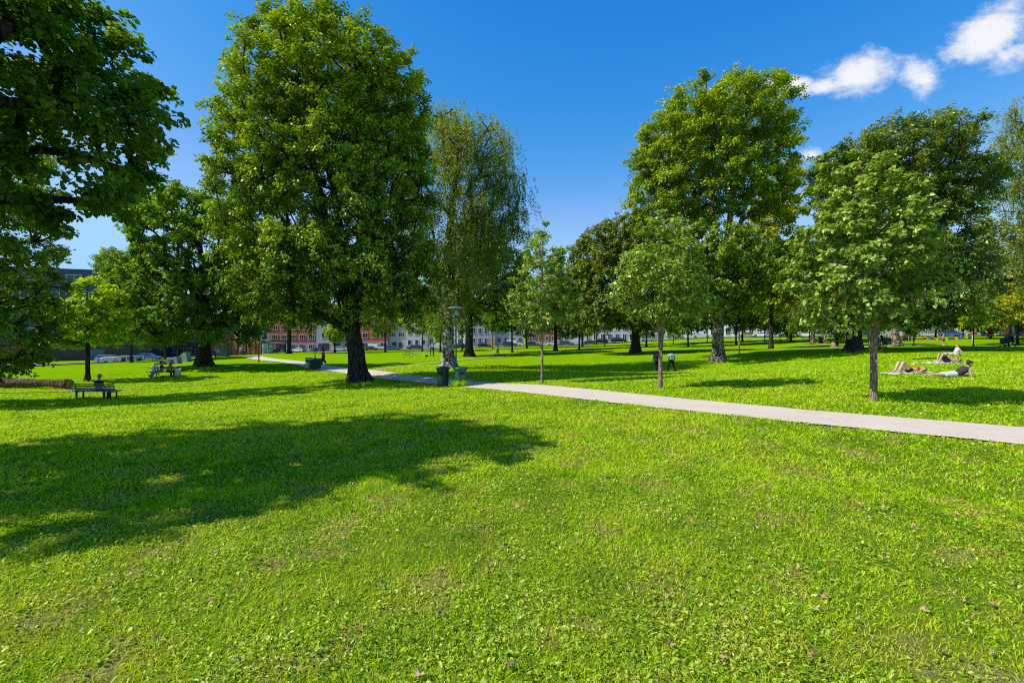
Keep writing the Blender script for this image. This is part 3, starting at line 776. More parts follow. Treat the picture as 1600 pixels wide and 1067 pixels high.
tree('larch_tree','pale hanging tree with sunlit trunk right of the parked white car','tree',1270,85,
  [(1255,450,26,62),(1278,470,24,50),(1262,400,20,40)],
  'birch',20000,110,.22,bark=M_bark_p,trunk_r=.32,fork=.3,crad=1.2,group=OLD,depth=.9,seed=30,hang=2.4,asp=.5)
tree('linden_tree','dark background tree just left of the round olive tree','tree',868,92,
  [(868,450,26,55),(872,410,16,28),(858,490,30,30)],
  'dark',10000,90,.4,trunk_r=.32,fork=.25,crad=1.4,group=OLD,depth=.9,seed=31)
tree('linden_tree','dark background tree between the left tree and the tall maple','tree',452,105,
  [(430,450,50,55),(470,470,45,40),(410,490,30,30),(450,410,40,35)],
  'maple',22000,150,.42,trunk_r=.42,fork=.3,crad=1.8,group='street trees in front of the houses',depth=.8,seed=32)
tree('linden_tree','background tree at the left end near the dark glass building','tree',205,80,
  [(203,440,38,52),(178,418,28,34),(215,510,26,30),(190,520,20,24)],
  'dark',20000,150,.3,trunk_r=.2,fork=.25,crad=1.3,group=OLD,depth=.9,seed=33)
for i,(px,d,bl,kind,lab) in enumerate([
    (258,95,[(258,515,22,26),(262,490,18,24)],'dark','thin street tree left of the stone wedges'),
    (278,100,[(280,515,20,26),(284,490,18,24)],'dark','thin street tree just behind the stone wedges'),
    (523,118,[(523,520,17,16),(526,500,15,16)],'bright','small bright street tree left of the tall maple trunk'),
    (602,112,[(604,502,32,22),(612,485,26,20),(590,515,16,14)],'yellow','yellow-green street tree in front of the brick house'),
    (688,100,[(684,508,18,28),(690,490,15,22)],'bright','bright street tree just left of the birch trunk'),
    (722,118,[(720,500,26,24),(730,480,24,20)],'maple','street tree seen between the lamp post and the dark tree'),
    (823,122,[(822,500,26,30),(826,480,22,26)],'dark','dark street tree behind the slim young tree'),
    (910,112,[(905,508,24,22),(915,490,24,22)],'olive','street tree in front of the parked cars near the round tree'),
    (1010,100,[(1010,505,22,24),(1020,488,22,24)],'olive','street tree just behind the round olive tree'),
    (1160,108,[(1155,490,26,20),(1165,475,22,20)],'maple','street tree just right of the tall maple trunk')]):
    tree('street_tree',lab,'tree',px,d,bl,kind,6500,55,.34,trunk_r=.2,fork=.34,crad=1.15,group='street trees in front of the houses',depth=.9,seed=50+i)

BG='background trees between the lawn and the houses'
for i,(px,d,bl,kind,lab) in enumerate([
    (800,88,[(800,471,38,49),(815,436,24,40),(780,496,28,28)],'dark','background tree filling the gap just left of the slim young tree'),
    (905,95,[(905,471,40,52),(890,506,30,26),(920,436,26,34)],'ash','background tree just right of the slim young tree'),
    (1075,90,[(1070,466,42,56),(1050,506,30,24),(1090,431,30,38)],'dark','background tree right of the forked young tree'),
    (1150,95,[(1155,486,40,34),(1140,466,32,38)],'ash','low background tree behind the bare stake'),
    (1236,98,[(1236,476,34,46),(1230,506,30,22)],'dark','background tree behind the slender yellow-green tree'),
    (1308,92,[(1305,476,36,59),(1320,506,30,22),(1300,426,26,44)],'dark','background tree between the larch and the huge ash'),
    (1462,95,[(1465,486,48,34),(1445,456,40,44)],'dark','deep shaded background tree above the rainbow streamers'),
    (1548,92,[(1545,476,40,49),(1560,506,30,20)],'ash','background tree above the pram'),
    (1625,85,[(1620,476,50,64),(1600,506,36,24)],'olive','background tree at the extreme right edge'),
    (660,108,[(655,486,34,38),(640,461,30,34)],'maple','background tree between the tall maple and the birch'),
    (385,112,[(385,476,40,49),(400,506,26,24),(370,446,30,34)],'dark','background tree above the red brick park wall'),
    (560,125,[(560,486,40,34),(580,461,36,34)],'dark','background tree hidden behind the tall maple trunk')]):
    tree('background_tree',lab,'tree',px,d,bl,kind,13000,110,.36,trunk_r=.17,fork=.26,crad=1.35,group=BG,depth=.9,seed=80+i)

for i,(px,d,w_) in enumerate([(770,118,1),(845,116,1.1),(945,112,1),(1052,108,1.1),(1105,106,.9),(1195,104,1),(1265,108,1),(1345,100,1.1),(1415,98,1.2),(1505,100,1.1),(1575,98,1.1)]):
    tree('background_tree','low dark tree in the leafy belt in front of the far houses','tree',px,d,[(px,492,36*w_,27),(px+16,472,26*w_,24),(px-18,484,24*w_,26),(px-4,504,30*w_,14)],(['dark','ash','maple'][i%3] if px<1450 else 'yellow'),11000,95,.38,trunk_r=.11,fork=.16,crad=1.35,group='leafy belt of low trees before the houses',depth=.9,seed=120+i)
# ------------------------------------------------------------------ people
def capsule(mb,p0,p1,r0,r1,n=9):
    p0,p1=Vector(p0),Vector(p1); ax=p1-p0; Ln=ax.length
    if Ln<1e-6: ax=Vector((0,0,1)); Ln=1e-6
    t=ax.normalized(); u=t.orthogonal().normalized(); w_=t.cross(u)
    vs=[];rings=[]
    for k in (-90,-60,-30,0): rings.append((p0+t*r0*math.sin(R(k)),max(1e-3,r0*math.cos(R(k)))))
    for k in (0,30,60,90): rings.append((p1+t*r1*math.sin(R(k)),max(1e-3,r1*math.cos(R(k)))))
    for c,r in rings:
        for k in range(n):
            a=2*PI*k/n; vs.append(c+(u*math.cos(a)+w_*math.sin(a))*r)
    m=len(rings)
    fs=[(i*n+k,i*n+(k+1)%n,(i+1)*n+(k+1)%n,(i+1)*n+k) for i in range(m-1) for k in range(n)]
    fs+=[tuple(range(n))[::-1],tuple(range((m-1)*n,m*n))]
    mb.add(vs,fs,True)
def solid(mb,voxel,sm=3):
    """fuse overlapping volumes into one continuous skin"""
    me=mb.mesh('tmp'); mb.fixn(me)
    o=bpy.data.objects.new('tmp',me); COL.objects.link(o)
    r=o.modifiers.new('r','REMESH'); r.mode='VOXEL'; r.voxel_size=voxel; r.use_smooth_shade=True
    s=o.modifiers.new('s','SMOOTH'); s.factor=.5; s.iterations=sm
    dg=bpy.context.evaluated_depsgraph_get(); dg.update()
    out=bpy.data.meshes.new_from_object(o.evaluated_get(dg))
    bpy.data.objects.remove(o); bpy.data.meshes.remove(me)
    return out
def both(d):
    """mirror 'L' entries given for the +x side"""
    out={}
    for k,v in d.items():
        if k.endswith('*'):
            out[k[:-1]+'R']=v; out[k[:-1]+'L']=(-v[0],v[1],v[2])
        else: out[k]=v
    return out
POSE={}
POSE['stand']=both({'pel':(0,0,.95),'abd':(0,.01,1.1),'che':(0,0,1.28),'nek':(0,-.01,1.46),'hed':(0,.03,1.64),'face':(0,1,0),'upv':(0,0,1),
  'sh*':(.17,0,1.41),'el*':(.235,-.04,1.13),'wr*':(.25,.05,.89),'hn*':(.25,.09,.80),'hp*':(.09,0,.91),'kn*':(.10,.02,.50),'an*':(.105,-.02,.08),'to*':(.12,.15,.035)})
w_=dict(POSE['stand']); w_.update({'knR':(.09,.24,.53),'anR':(.09,.36,.10),'toR':(.10,.53,.07),'knL':(-.09,-.06,.50),'anL':(-.09,-.36,.15),'toL':(-.10,-.24,.04),
  'elR':(.23,-.16,1.15),'wrR':(.24,-.17,.90),'hnR':(.24,-.15,.80),'elL':(-.23,.05,1.14),'wrL':(-.23,.24,.97),'hnL':(-.22,.31,.91)})
POSE['walk']=w_
w_=dict(POSE['stand']); w_.update({'knR':(.22,.06,.50),'anR':(.34,-.02,.10),'toR':(.40,.12,.04),'knL':(-.20,.06,.50),'anL':(-.30,-.02,.09),'toL':(-.34,.13,.04),'elR':(.25,-.05,1.13),'wrR':(.27,.04,.89),'hnR':(.27,.08,.80)})
POSE['stride']=w_
w_=dict(POSE['walk']); w_.update({'elR':(.24,.05,1.14),'wrR':(.20,.30,1.08),'hnR':(.18,.37,1.06),'elL':(-.24,.05,1.14),'wrL':(-.20,.30,1.08),'hnL':(-.18,.37,1.06)})
POSE['push']=w_
w_=dict(POSE['stand']); w_.update({'elR':(.26,.06,1.15),'wrR':(.12,.26,1.14),'hnR':(.06,.31,1.16)})
POSE['chat']=w_
POSE['sit']=both({'pel':(0,0,.54),'abd':(0,-.02,.70),'che':(0,-.02,.88),'nek':(0,.0,1.06),'hed':(0,.05,1.23),'face':(0,1,-.1),'upv':(0,0,1),
  'sh*':(.17,-.01,1.01),'el*':(.25,.02,.74),'wr*':(.14,.24,.66),'hn*':(.08,.30,.64),'hp*':(.09,.02,.53),'kn*':(.12,.44,.51),'an*':(.12,.44,.09),'to*':(.13,.61,.04)})
w_=dict(POSE['sit']); w_.update({'abd':(0,.03,.70),'che':(0,.12,.86),'nek':(0,.20,1.01),'hed':(0,.29,1.14),'face':(0,1,-.5),'shR':(.17,.17,.97),'shL':(-.17,.17,.97),'elR':(.24,.30,.76),'elL':(-.24,.30,.76),'wrR':(.12,.50,.80),'wrL':(-.12,.50,.80),'hnR':(.06,.57,.82),'hnL':(-.06,.57,.82)})
POSE['sit_lean']=w_
w_=dict(POSE['sit']); w_.update({'knR':(.12,.46,.50),'anR':(.14,.78,.16),'toR':(.16,.86,.28),'knL':(-.1,.46,.50),'anL':(-.10,.70,.12),'toL':(-.1,.84,.2)})
POSE['sit_out']=w_
POSE['lie']=both({'pel':(0,0,.11),'abd':(0,.17,.10),'che':(0,.34,.12),'nek':(0,.52,.12),'hed':(0,.69,.13),'face':(0,-.1,1),'upv':(0,1,.1),
  'sh*':(.17,.46,.10),'el*':(.31,.24,.06),'wr*':(.27,.02,.05),'hn*':(.25,-.07,.045),'hp*':(.09,-.04,.10),'kn*':(.10,-.36,.44),'an*':(.10,-.56,.08),'to*':(.11,-.72,.04)})
w_=dict(POSE['lie']); w_.update({'knL':(-.15,-.30,.46),'anL':(-.14,-.44,.08),'toL':(-.15,-.60,.04),'elR':(.24,.34,.36),'elL':(-.24,.34,.36),'wrR':(.12,.52,.50),'wrL':(-.12,.52,.50),'hnR':(.09,.58,.55),'hnL':(-.09,.58,.55)})
POSE['lie_read']=w_
POSE['prone']=both({'pel':(0,0,.11),'abd':(0,.18,.14),'che':(0,.36,.25),'nek':(0,.52,.37),'hed':(0,.63,.50),'face':(0,1,-.25),'upv':(0,.2,1),
  'sh*':(.17,.47,.31),'el*':(.20,.52,.05),'wr*':(.10,.74,.05),'hn*':(.06,.82,.05),'hp*':(.09,-.05,.10),'kn*':(.10,-.47,.08),'an*':(.10,-.88,.09),'to*':(.10,-1.03,.04)})
POSE['recline']=both({'pel':(0,0,.11),'abd':(0,-.09,.26),'che':(0,-.17,.43),'nek':(0,-.21,.60),'hed':(0,-.19,.77),'face':(0,1,0),'upv':(0,0,1),
  'sh*':(.17,-.21,.54),'el*':(.26,-.36,.30),'wr*':(.27,-.46,.06),'hn*':(.28,-.53,.04),'hp*':(.09,.03,.11),'kn*':(.11,.42,.20),'an*':(.11,.80,.08),'to*':(.13,.90,.16)})
POSE['cross']=both({'pel':(0,0,.11),'abd':(0,-.01,.27),'che':(0,.0,.44),'nek':(0,.02,.62),'hed':(0,.06,.79),'face':(0,1,-.1),'upv':(0,0,1),
  'sh*':(.17,0,.56),'el*':(.26,.10,.32),'wr*':(.14,.30,.24),'hn*':(.08,.36,.22),'hp*':(.09,.03,.11),'kn*':(.33,.26,.14),'an*':(-.10,.34,.07),'to*':(-.24,.36,.05)})
SKIN=[simple('skin_light',(.62,.40,.29),.5,var=.06,scale=20),simple('skin_tan',(.48,.28,.18),.5,var=.06,scale=20),simple('skin_dark',(.12,.065,.04),.5,var=.06,scale=20)]
M_eye=simple('eye',(.03,.02,.02),.2,var=0)
M_lip=simple('lip',(.40,.16,.13),.5,var=.05)
_cl={}
def cloth(c,name='cloth'):
    k=tuple(c)
    if k not in _cl:
        _cl[k]=simple('cloth_%d'%len(_cl),c,.85,var=.22,scale=14,bump=.3,spec=.15)
    return _cl[k]
def limb_body(P,fem=False):
    V_=lambda k:Vector(P[k])
    caps=[]
    hw=.095 if not fem else .10
    x=(V_('hpR')-V_('hpL')).normalized()
    sx=(V_('shR')-V_('shL')).normalized()
    caps+=[(V_('pel')-x*.07,V_('pel')+x*.07,.105,.105)]
    caps+=[(V_('abd')-x*.055,V_('abd')+x*.055,.098,.098)]
    caps+=[(V_('che')-sx*.075,V_('che')+sx*.075,.112,.112)]
    up=(V_('nek')-V_('che'))
    c2=V_('che')+up*.55
    caps+=[(c2-sx*.10,c2+sx*.10,.085,.085)]
    for s in (-1,1):
        caps+=[(V_('pel')+x*.05*s,V_('abd')+x*.045*s,.10,.095),(V_('abd')+x*.045*s,V_('che')+sx*.06*s,.095,.108)]
    for s in 'RL':
        caps+=[(V_('pel')+(V_('hp'+s)-V_('pel'))*.8,V_('kn'+s),.092,.056)]
        k,a=V_('kn'+s),V_('an'+s)
        caps+=[(k,k+(a-k)*.35,.055,.058),(k+(a-k)*.35,a,.058,.037)]
        caps+=[(c2+(V_('sh'+s)-c2)*.5,V_('sh'+s),.06,.056),(V_('sh'+s),V_('el'+s),.052,.040),(V_('el'+s),V_('wr'+s),.040,.026)]
    return caps
def person(label,loc,rz,pose,height=1.74,skin=0,hair=(.05,.03,.02),hairlen=0,top=None,sleeves='short',bottom=None,kind='trousers',shoes=(.03,.03,.03),
           group='people in the park',fine=True,swim=None,cap=None,fem=False,lift=0.0,z=None,shawl=None,hat=None):
    P=POSE[pose]; k=height/1.74
    root=thing('person',label,'person',loc,rz,group)
    if z is not None: root.location.z=z
    root.location.z+=lift
    root.scale=(k,k,k)
    vox=.016 if fine else .026
    caps=limb_body(P,fem)
    H=Vector(P['hed']); upv=Vector(P['upv']).normalized(); fc=Vector(P['face']); fc=(fc-upv*fc.dot(upv)).normalized(); sdv=fc.cross(upv)
    mb=MB()
    for c in caps: capsule(mb,*c)
    capsule(mb,Vector(P['nek'])-upv*.03,H-upv*.03-fc*.015,.052,.05)
    # skull, jaw, nose, ears
    capsule(mb,H+upv*.03-fc*.02,H+upv*.02+fc*.012,.088,.082,12)
    capsule(mb,H-upv*.03+fc*.02,H-upv*.075+fc*.045,.066,.042)
    capsule(mb,H+upv*.01+fc*.085,H-upv*.025+fc*.105,.011,.017)
    for s in (-1,1): capsule(mb,H+sdv*.083*s+upv*.015,H+sdv*.083*s-upv*.02,.018,.014)
    for s in 'RL':
        wv,hv=Vector(P['wr'+s]),Vector(P['hn'+s])
        capsule(mb,wv,hv,.027,.026)
        a,t=Vector(P['an'+s]),Vector(P['to'+s])
        heel=a-(t-a).normalized()*.04; heel.z=min(heel.z,a.z)
        capsule(mb,a,a+(t-a)*.55,.037,.038); capsule(mb,a+(t-a)*.4,t,.038,.026)
    me=solid(mb,vox)
    bm=bmesh.new(); bm.from_mesh(me)
    ex=MB()
    for s in 'RL':
        wv,hv,ev=Vector(P['wr'+s]),Vector(P['hn'+s]),Vector(P['el'+s])
        f=(hv-wv).normalized(); q=(wv-ev).normalized()
        pn=f.cross(Vector((0,0,1)));
        if pn.length<.2: pn=f.cross(Vector((0,1,0)))
        pn.normalize(); kn=f.cross(pn).normalized()
        for j,(o_,ln) in enumerate([(-.024,.058),(-.008,.068),(.008,.072),(.023,.06)]):
            p=hv+pn*o_; b=p+f*ln*.55+kn*.006; e=b+f*ln*.45+kn*.022
            ex.tube([p-f*.01,b,e],[.0095,.0088,.0065],5)
        p=wv+f*.025+pn*.026*(1 if s=='R' else -1); d=pn*(1 if s=='R' else -1)
        ex.tube([p,p+d*.018+f*.028,p+d*.022+f*.056+kn*.01],[.012,.010,.007],5)
    ex.cm=1
    for s in (-1,1): ex.sphere(H+fc*.083+sdv*.033*s+upv*.005,.012,n=6,rings=4)
    ex.cm=2
    m0=H+fc*.088-upv*.055
    ex.tube([m0-sdv*.022,m0+fc*.004,m0+sdv*.022],[.004,.007,.004],5)
    me2=ex.mesh('x'); bm.from_mesh(me2); bm.to_mesh(me); bm.free(); bpy.data.meshes.remove(me2)
    me.name='body'; nb=len(me.polygons)
    mi=np.zeros(nb,np.int32); a_=len(ex.m)
    mi[nb-a_:]=np.array(ex.m); me.polygons.foreach_set('material_index',mi)
    me.materials.clear()
    for m in (SKIN[skin],M_eye,M_lip): me.materials.append(m)
    link('body',me,None,root)
    def garment(name,cs,col,grow,voxel=None):
        g=MB()
        for (p0,p1,r0,r1) in cs: capsule(g,p0,p1,r0+grow,r1+grow)
        m=solid(g,voxel or vox,2); m.name=name; m.materials.clear()
        return link(name,m,cloth(col),root)
    tors=caps[:4]+caps[4:8]; legs=caps[8:]
    # caps layout: pel, abd, che, c2, (pel-abd,abd-che)x2, then R: thigh, calf, calf, shoulder, upper, fore ; L the same
    R_,L_=caps[8:14],caps[14:20]
    if top is not None:
        cs=[caps[1],caps[2],caps[3],caps[4],caps[5],caps[6],caps[7]]
        for S in (R_,L_):
            if sleeves!='none':
                cs.append(S[3])
                p0,p1,r0,r1=S[4]
                cs.append((p0,p0+(p1-p0)*(.55 if sleeves=='short' else 1),r0,r1+.006))
            else:
                cs.append((S[3][0],S[3][0]+(S[3][1]-S[3][0])*.4,.055,.05))
            if sleeves=='long': cs.append(S[5])
        garment('top' if fem else 'shirt',cs,top,.014)
    if bottom is not None:
        cs=[caps[0]]
        if kind in('trousers','jeans'):
            for S in (R_,L_): cs+=[S[0],S[1],(S[2][0],S[2][1],S[2][2],S[2][3]+.012)]
        elif kind=='shorts':
            for S in (R_,L_):
                p0,p1,r0,r1=S[0]; cs.append((p0,p0+(p1-p0)*.72,r0,r1+.022))
        elif kind=='skirt':
            p=Vector(P['pel']); kk=(Vector(P['knR'])+Vector(P['knL']))/2
            for s,S in ((1,R_),(-1,L_)):
                cs.append((S[0][0],S[0][1],.10,.10)); cs.append((S[1][0],S[1][0]+(S[2][1]-S[1][0])*.55,.10,.12))
            cs.append((p,kk,.12,.12))
        elif kind=='brief':
            for S in (R_,L_):
                p0,p1,r0,r1=S[0]; cs.append((p0,p0+(p1-p0)*.14,r0*.98,r0*.9))
        garment({'trousers':'trousers','jeans':'trousers','shorts':'shorts','skirt':'skirt','brief':'bikini_bottom'}[kind],cs,bottom,.014 if kind!='brief' else .008)
    if swim is not None:
        c=Vector(P['che']); d=fc if pose!='lie' and pose!='lie_read' else Vector((0,0,1)); sx=(Vector(P['shR'])-Vector(P['shL'])).normalized()
        garment('bikini_top',[(c-sx*.08,c+sx*.08,.113,.113),(c-sx*.06+d*.05,c-sx*.05+d*.05,.062,.062),(c+sx*.06+d*.05,c+sx*.05+d*.05,.062,.062)],swim,.008)
    if shawl is not None:
        c=Vector(P['che']); garment('shawl',[(c+Vector((-.13,0,.06)),c+Vector((.13,0,.06)),.13,.13),(c,c+Vector((-.10,-.06,-.35)),.15,.12)],shawl,.01)
    if shoes is not None:
        for s in 'RL':
            a,t=Vector(P['an'+s]),Vector(P['to'+s]); g=MB()
            capsule(g,a-(t-a).normalized()*.02-Vector((0,0,.02)),a+(t-a)*.5-Vector((0,0,.01)),.045,.045); capsule(g,a+(t-a)*.5,t,.044,.033)
            m=solid(g,.018,2); m.name='shoe'; m.materials.clear(); link('shoe',m,cloth(shoes),root)
    if hair is not None and cap is None:
        g=MB()
        capsule(g,H+upv*.045-fc*.035,H+upv*.05+fc*.0,.094,.088,12)
        capsule(g,H+upv*.0-fc*.045,H-upv*.03-fc*.045,.075,.06)
        if hairlen==1: capsule(g,H-fc*.05,Vector(P['nek'])-fc*.05-upv*.02,.075,.055)
        if hairlen==2:
            capsule(g,H+upv*.10-fc*.06,H+upv*.12-fc*.08,.045,.04)
        m=solid(g,.016,2); m.name='hair'; m.materials.clear(); link('hair',m,cloth(hair),root)
    if cap is not None:
        g=MB(); g.lathe([(.001,.175),(.06,.165),(.098,.115),(.103,.065),(.099,.06)],n=14)
        g.prism([(-.07,.065),(.07,.065),(.06,.15),(.0,.185),(-.06,.15)],.062,.072,'Z') if False else None
        g.box((0,.14,.066),(.13,.11,.012))
        o=g.build('cap',cloth(cap),root)
        M=Matrix((sdv,fc,upv)).transposed().to_4x4(); M.translation=H-upv*.0; o.matrix_local=M
    return root
def at(px,d,py=None): return GX(px,d)

# man on the bench is placed with the bench further down
# two men walking by the forked young tree
person('person in light blue shirt and black trousers striding across the shaded lawn',GX(1049,40),R(8),'stride',1.78,2,(.02,.015,.012),0,(.42,.55,.75),'short',(.012,.012,.016),shoes=(.02,.02,.03))
person('person in dark blue jacket and white shoes half behind the forked young tree',GX(1025.5,40),R(-10),'walk',1.76,2,(.02,.015,.012),0,(.02,.03,.09),'long',(.02,.02,.03),shoes=(.7,.72,.8))
# sunbathers
SB='sunbathers on the right-hand lawn'
tw=[]
def towel(px,d,w,l,rz,col,label,cat='towel',nm='towel',cols=None,group='towels under the sunbathers'):
    n=14; V=[];
    p=GX(px,d); c,s=math.cos(rz),math.sin(rz)
    for i in range(n+1):
        for j in range(7):
            a=(i/n-.5)*l; b=(j/6-.5)*w
            a2=a+.02*math.sin(b*9+px); b2=b+.03*math.sin(a*5+px)
            x=p.x+a2*c-b2*s; y=p.y+a2*s+b2*c
            V.append((x-p.x,y-p.y,gz(x,y)-p.z+.055+.012*math.sin(a*13+b*9)+.008*math.sin(b*23-a*7)))
    F_=[(i*7+j,(i+1)*7+j,(i+1)*7+j+1,i*7+j+1) for i in range(n) for j in range(6)]
    me=npmesh(nm,np.array(V),np.array(F_),True)
    o=link(nm,me,cloth(col)); o.location=p
    m=o.modifiers.new('thick','SOLIDIFY'); m.thickness=.02; m.offset=-1
    tag(o,label,cat,group); return p
p=towel(1418,20,.75,1.85,R(6),(.66,.62,.54),'long cream towel under the sunbather in the red bikini top')
person('person in red bikini top lying with knees drawn up on the cream towel',Vector((p.x+.05,p.y,p.z)),R(-84),'lie',1.66,0,(.16,.09,.04),0,None,bottom=(.02,.02,.025),kind='brief',swim=(.55,.03,.02),shoes=None,group=SB,lift=.06,fem=True)
p=GX(1483,18)
person('person in dark top and white shorts lying face down propped on the elbows',Vector((p.x+.15,p.y,p.z)),R(-92),'prone',1.66,0,(.06,.035,.02),2,(.07,.045,.05),'none',(.72,.72,.75),'shorts',None,SB,fem=True,lift=.03)
p=towel(1477,27,.9,1.95,R(4),(.72,.74,.80),'pale bluish towel under the sunbather in dark shorts')
person('person in dark shorts lying with raised knees and lifted arms on the pale towel',Vector((p.x+.1,p.y,p.z)),R(-86),'lie_read',1.78,1,(.03,.02,.015),0,None,bottom=(.03,.03,.04),kind='shorts',shoes=(.6,.58,.55),group=SB,lift=.06)
p=GX(1491,36)
person('person in white top leaning back on both hands, legs stretched on the grass',p,R(72),'recline',1.72,0,(.30,.18,.09),1,(.78,.76,.72),'none',(.74,.72,.68),'shorts',None,SB,fem=True,lift=.03)
towel(1452,34,.8,2.1,R(5),(.02,.022,.02),'dark blanket lying left of the person in white','blanket','blanket',group=None)
# walking people further off
p=GX(505,57)
person('person wrapped in a red shawl and red skirt walking along the footpath',p,R(150),'walk',1.72,1,(.05,.03,.02),1,(.45,.06,.03),'long',(.30,.03,.025),'skirt',(.03,.02,.02),fem=True,shawl=(.55,.10,.05),fine=False)
mb=MB()
mb.prism([(-.20,0),(.20,0),(.23,.25),(.17,.48),(-.15,.46),(-.22,.22)],-.10,.10,'Y'); mb.tube([(-.1,0,.46),(-.06,0,.66),(.06,0,.66),(.1,0,.47)],.014,6)
o=mb.build('bag',cloth((.75,.05,.015))); o.location=GX(501.2,56.6); o.location.z+=.02; tag(o,'bright red bag carried low beside the person in red','bag')
person('person in a pale yellow top and dark jeans walking on the worn earth track',GX(778,73),R(105),'walk',1.76,0,(.10,.06,.03),1,(.62,.50,.27),'long',(.03,.045,.075),shoes=(.3,.28,.25),fine=False,fem=True)
person('person in dark clothes standing left of the birch trunk, nearer the bicycles',GX(673,78),R(100),'chat',1.75,0,(.04,.03,.02),0,(.03,.03,.04),'long',(.04,.045,.06),shoes=(.05,.05,.05),fine=False)
person('person in grey jeans standing left of the birch trunk, nearer the trunk',GX(677,78.6),R(-110),'stand',1.8,0,(.04,.03,.02),0,(.06,.065,.09),'long',(.12,.15,.22),shoes=(.05,.05,.05),fine=False)
# far right
person('person in bright blue shorts standing barefoot by the white picnic cloth',GX(1428,61),R(60),'chat',1.78,1,(.04,.02,.02),1,(.38,.16,.22),'none',(.02,.06,.55),'shorts',(.05,.05,.06),fine=False)
person('person in dark red shorts standing at the rainbow streamers',GX(1474,70),R(-150),'chat',1.76,0,(.10,.06,.03),0,(.40,.36,.38),'short',(.32,.03,.05),'shorts',(.7,.68,.62),fine=False)
person('person in black coat pushing a pram at the right edge',GX(1580.5,63),R(84),'push',1.72,0,(.02,.015,.01),1,(.012,.012,.014),'long',(.012,.012,.014),shoes=(.02,.02,.02),fine=False,fem=True)
person('person in orange lying on the grass by the nearest young trunk',GX(1376,50),R(-80),'lie',1.6,1,(.10,.05,.02),0,(.85,.22,.04),'short',(.80,.25,.06),'shorts',None,fine=False,lift=.03)
CR='picnic crowd under the trees'
for i,(px,d,rz,ps,sk,tp,sl,bt,kd,lab) in enumerate([
    (1370.0,74,160,'stand',0,(.03,.04,.10),'long',(.30,.36,.50),'trousers','person in navy jacket at the left end of the picnic crowd'),
    (1373.0,78,200,'chat',0,(.62,.64,.70),'short',(.05,.06,.10),'trousers','person in white shirt second from the left in the picnic crowd'),
    (1377.5,77,150,'stand',1,(.02,.02,.03),'short',(.03,.03,.05),'trousers','person all in black between the two white shirts of the picnic crowd'),
    (1380.5,80,190,'chat',0,(.66,.42,.46),'short',(.08,.07,.10),'trousers','person in pink shirt in the middle of the picnic crowd'),
    (1385.5,76,210,'stand',0,(.70,.66,.62),'short',(.45,.22,.14),'shorts','person in white shirt and rust shorts right of the pink shirt'),
    (1390.0,79,170,'chat',1,(.60,.45,.42),'short',(.55,.52,.50),'skirt','person in pale pink shirt and light skirt next to the leaning trunk'),
    (1393.5,75,180,'stand',0,(.72,.55,.50),'none',(.6,.42,.32),'shorts','person in peach vest at the right end of the picnic crowd'),
    (1412.0,84,170,'stand',1,(.32,.10,.14),'short',(.03,.03,.04),'trousers','person in maroon top in the shade just right of the leaning trunk'),
    (1417.0,86,190,'chat',0,(.50,.28,.36),'short',(.03,.03,.04),'trousers','person in rose top in deep shade, second from the leaning trunk'),
    (1422.0,84,150,'stand',0,(.10,.22,.10),'short',(.04,.04,.05),'trousers','person in green top in deep shade, third from the leaning trunk')]):
    person(lab,GX(px,d),R(rz),ps,1.62+.05*(i%4),sk,(.04+.1*(i%3==1),.03,.02),1 if i%2 else 0,tp,sl,bt,kd,(.05,.05,.05),CR,False,fem=i%2==1)
person('person in pink top and shorts walking with a bag near the right-hand litter bin',GX(1289,92),R(-100),'walk',1.7,0,(.05,.03,.02),1,(.70,.40,.44),'short',(.50,.30,.25),'shorts',(.1,.1,.1),fine=False,fem=True)
person('person in dark red shirt walking behind the right-hand litter bin',GX(1285,95),R(-90),'walk',1.78,1,(.03,.02,.02),0,(.16,.03,.04),'short',(.03,.03,.05),'trousers',(.1,.1,.1),fine=False)
person('person in dark clothes sitting low by the left trunk of the larch',GX(1308,70),R(120),'cross',1.7,0,(.03,.02,.02),0,(.05,.06,.09),'long',(.06,.07,.10),'trousers',(.1,.1,.1),fine=False,lift=.02)
person('person in tan top sitting on the grass near the gravel path',GX(1302,62),R(150),'cross',1.66,1,(.10,.06,.03),1,(.55,.34,.20),'short',(.35,.25,.18),'shorts',None,fine=False,lift=.02)
# far left, by the brick wall
for i,(px,d,rz,ps,tp,bt,lab) in enumerate([
    (327.5,82,180,'stand',(.65,.60,.60),(.06,.06,.09),'person in white top just right of the broad left-hand trunk'),
    (337.0,84,160,'chat',(.45,.30,.30),(.05,.05,.08),'person in brown-pink top left of the dark green box'),
    (341.0,83,200,'stand',(.40,.36,.36),(.30,.20,.18),'person in grey top and brown trousers left of the dark green box'),
    (376.0,90,170,'walk',(.30,.30,.42),(.20,.18,.16),'person in lilac top by the red brick wall, left of a pair'),
    (380.0,90,190,'walk',(.10,.10,.14),(.05,.05,.07),'person in dark clothes by the red brick wall, right of a pair')]):
    person(lab,GX(px,d),R(rz),ps,1.7+.03*i,i%2,(.05,.03,.02),i%2,tp,'short',bt,'trousers',(.05,.05,.05),fine=False)
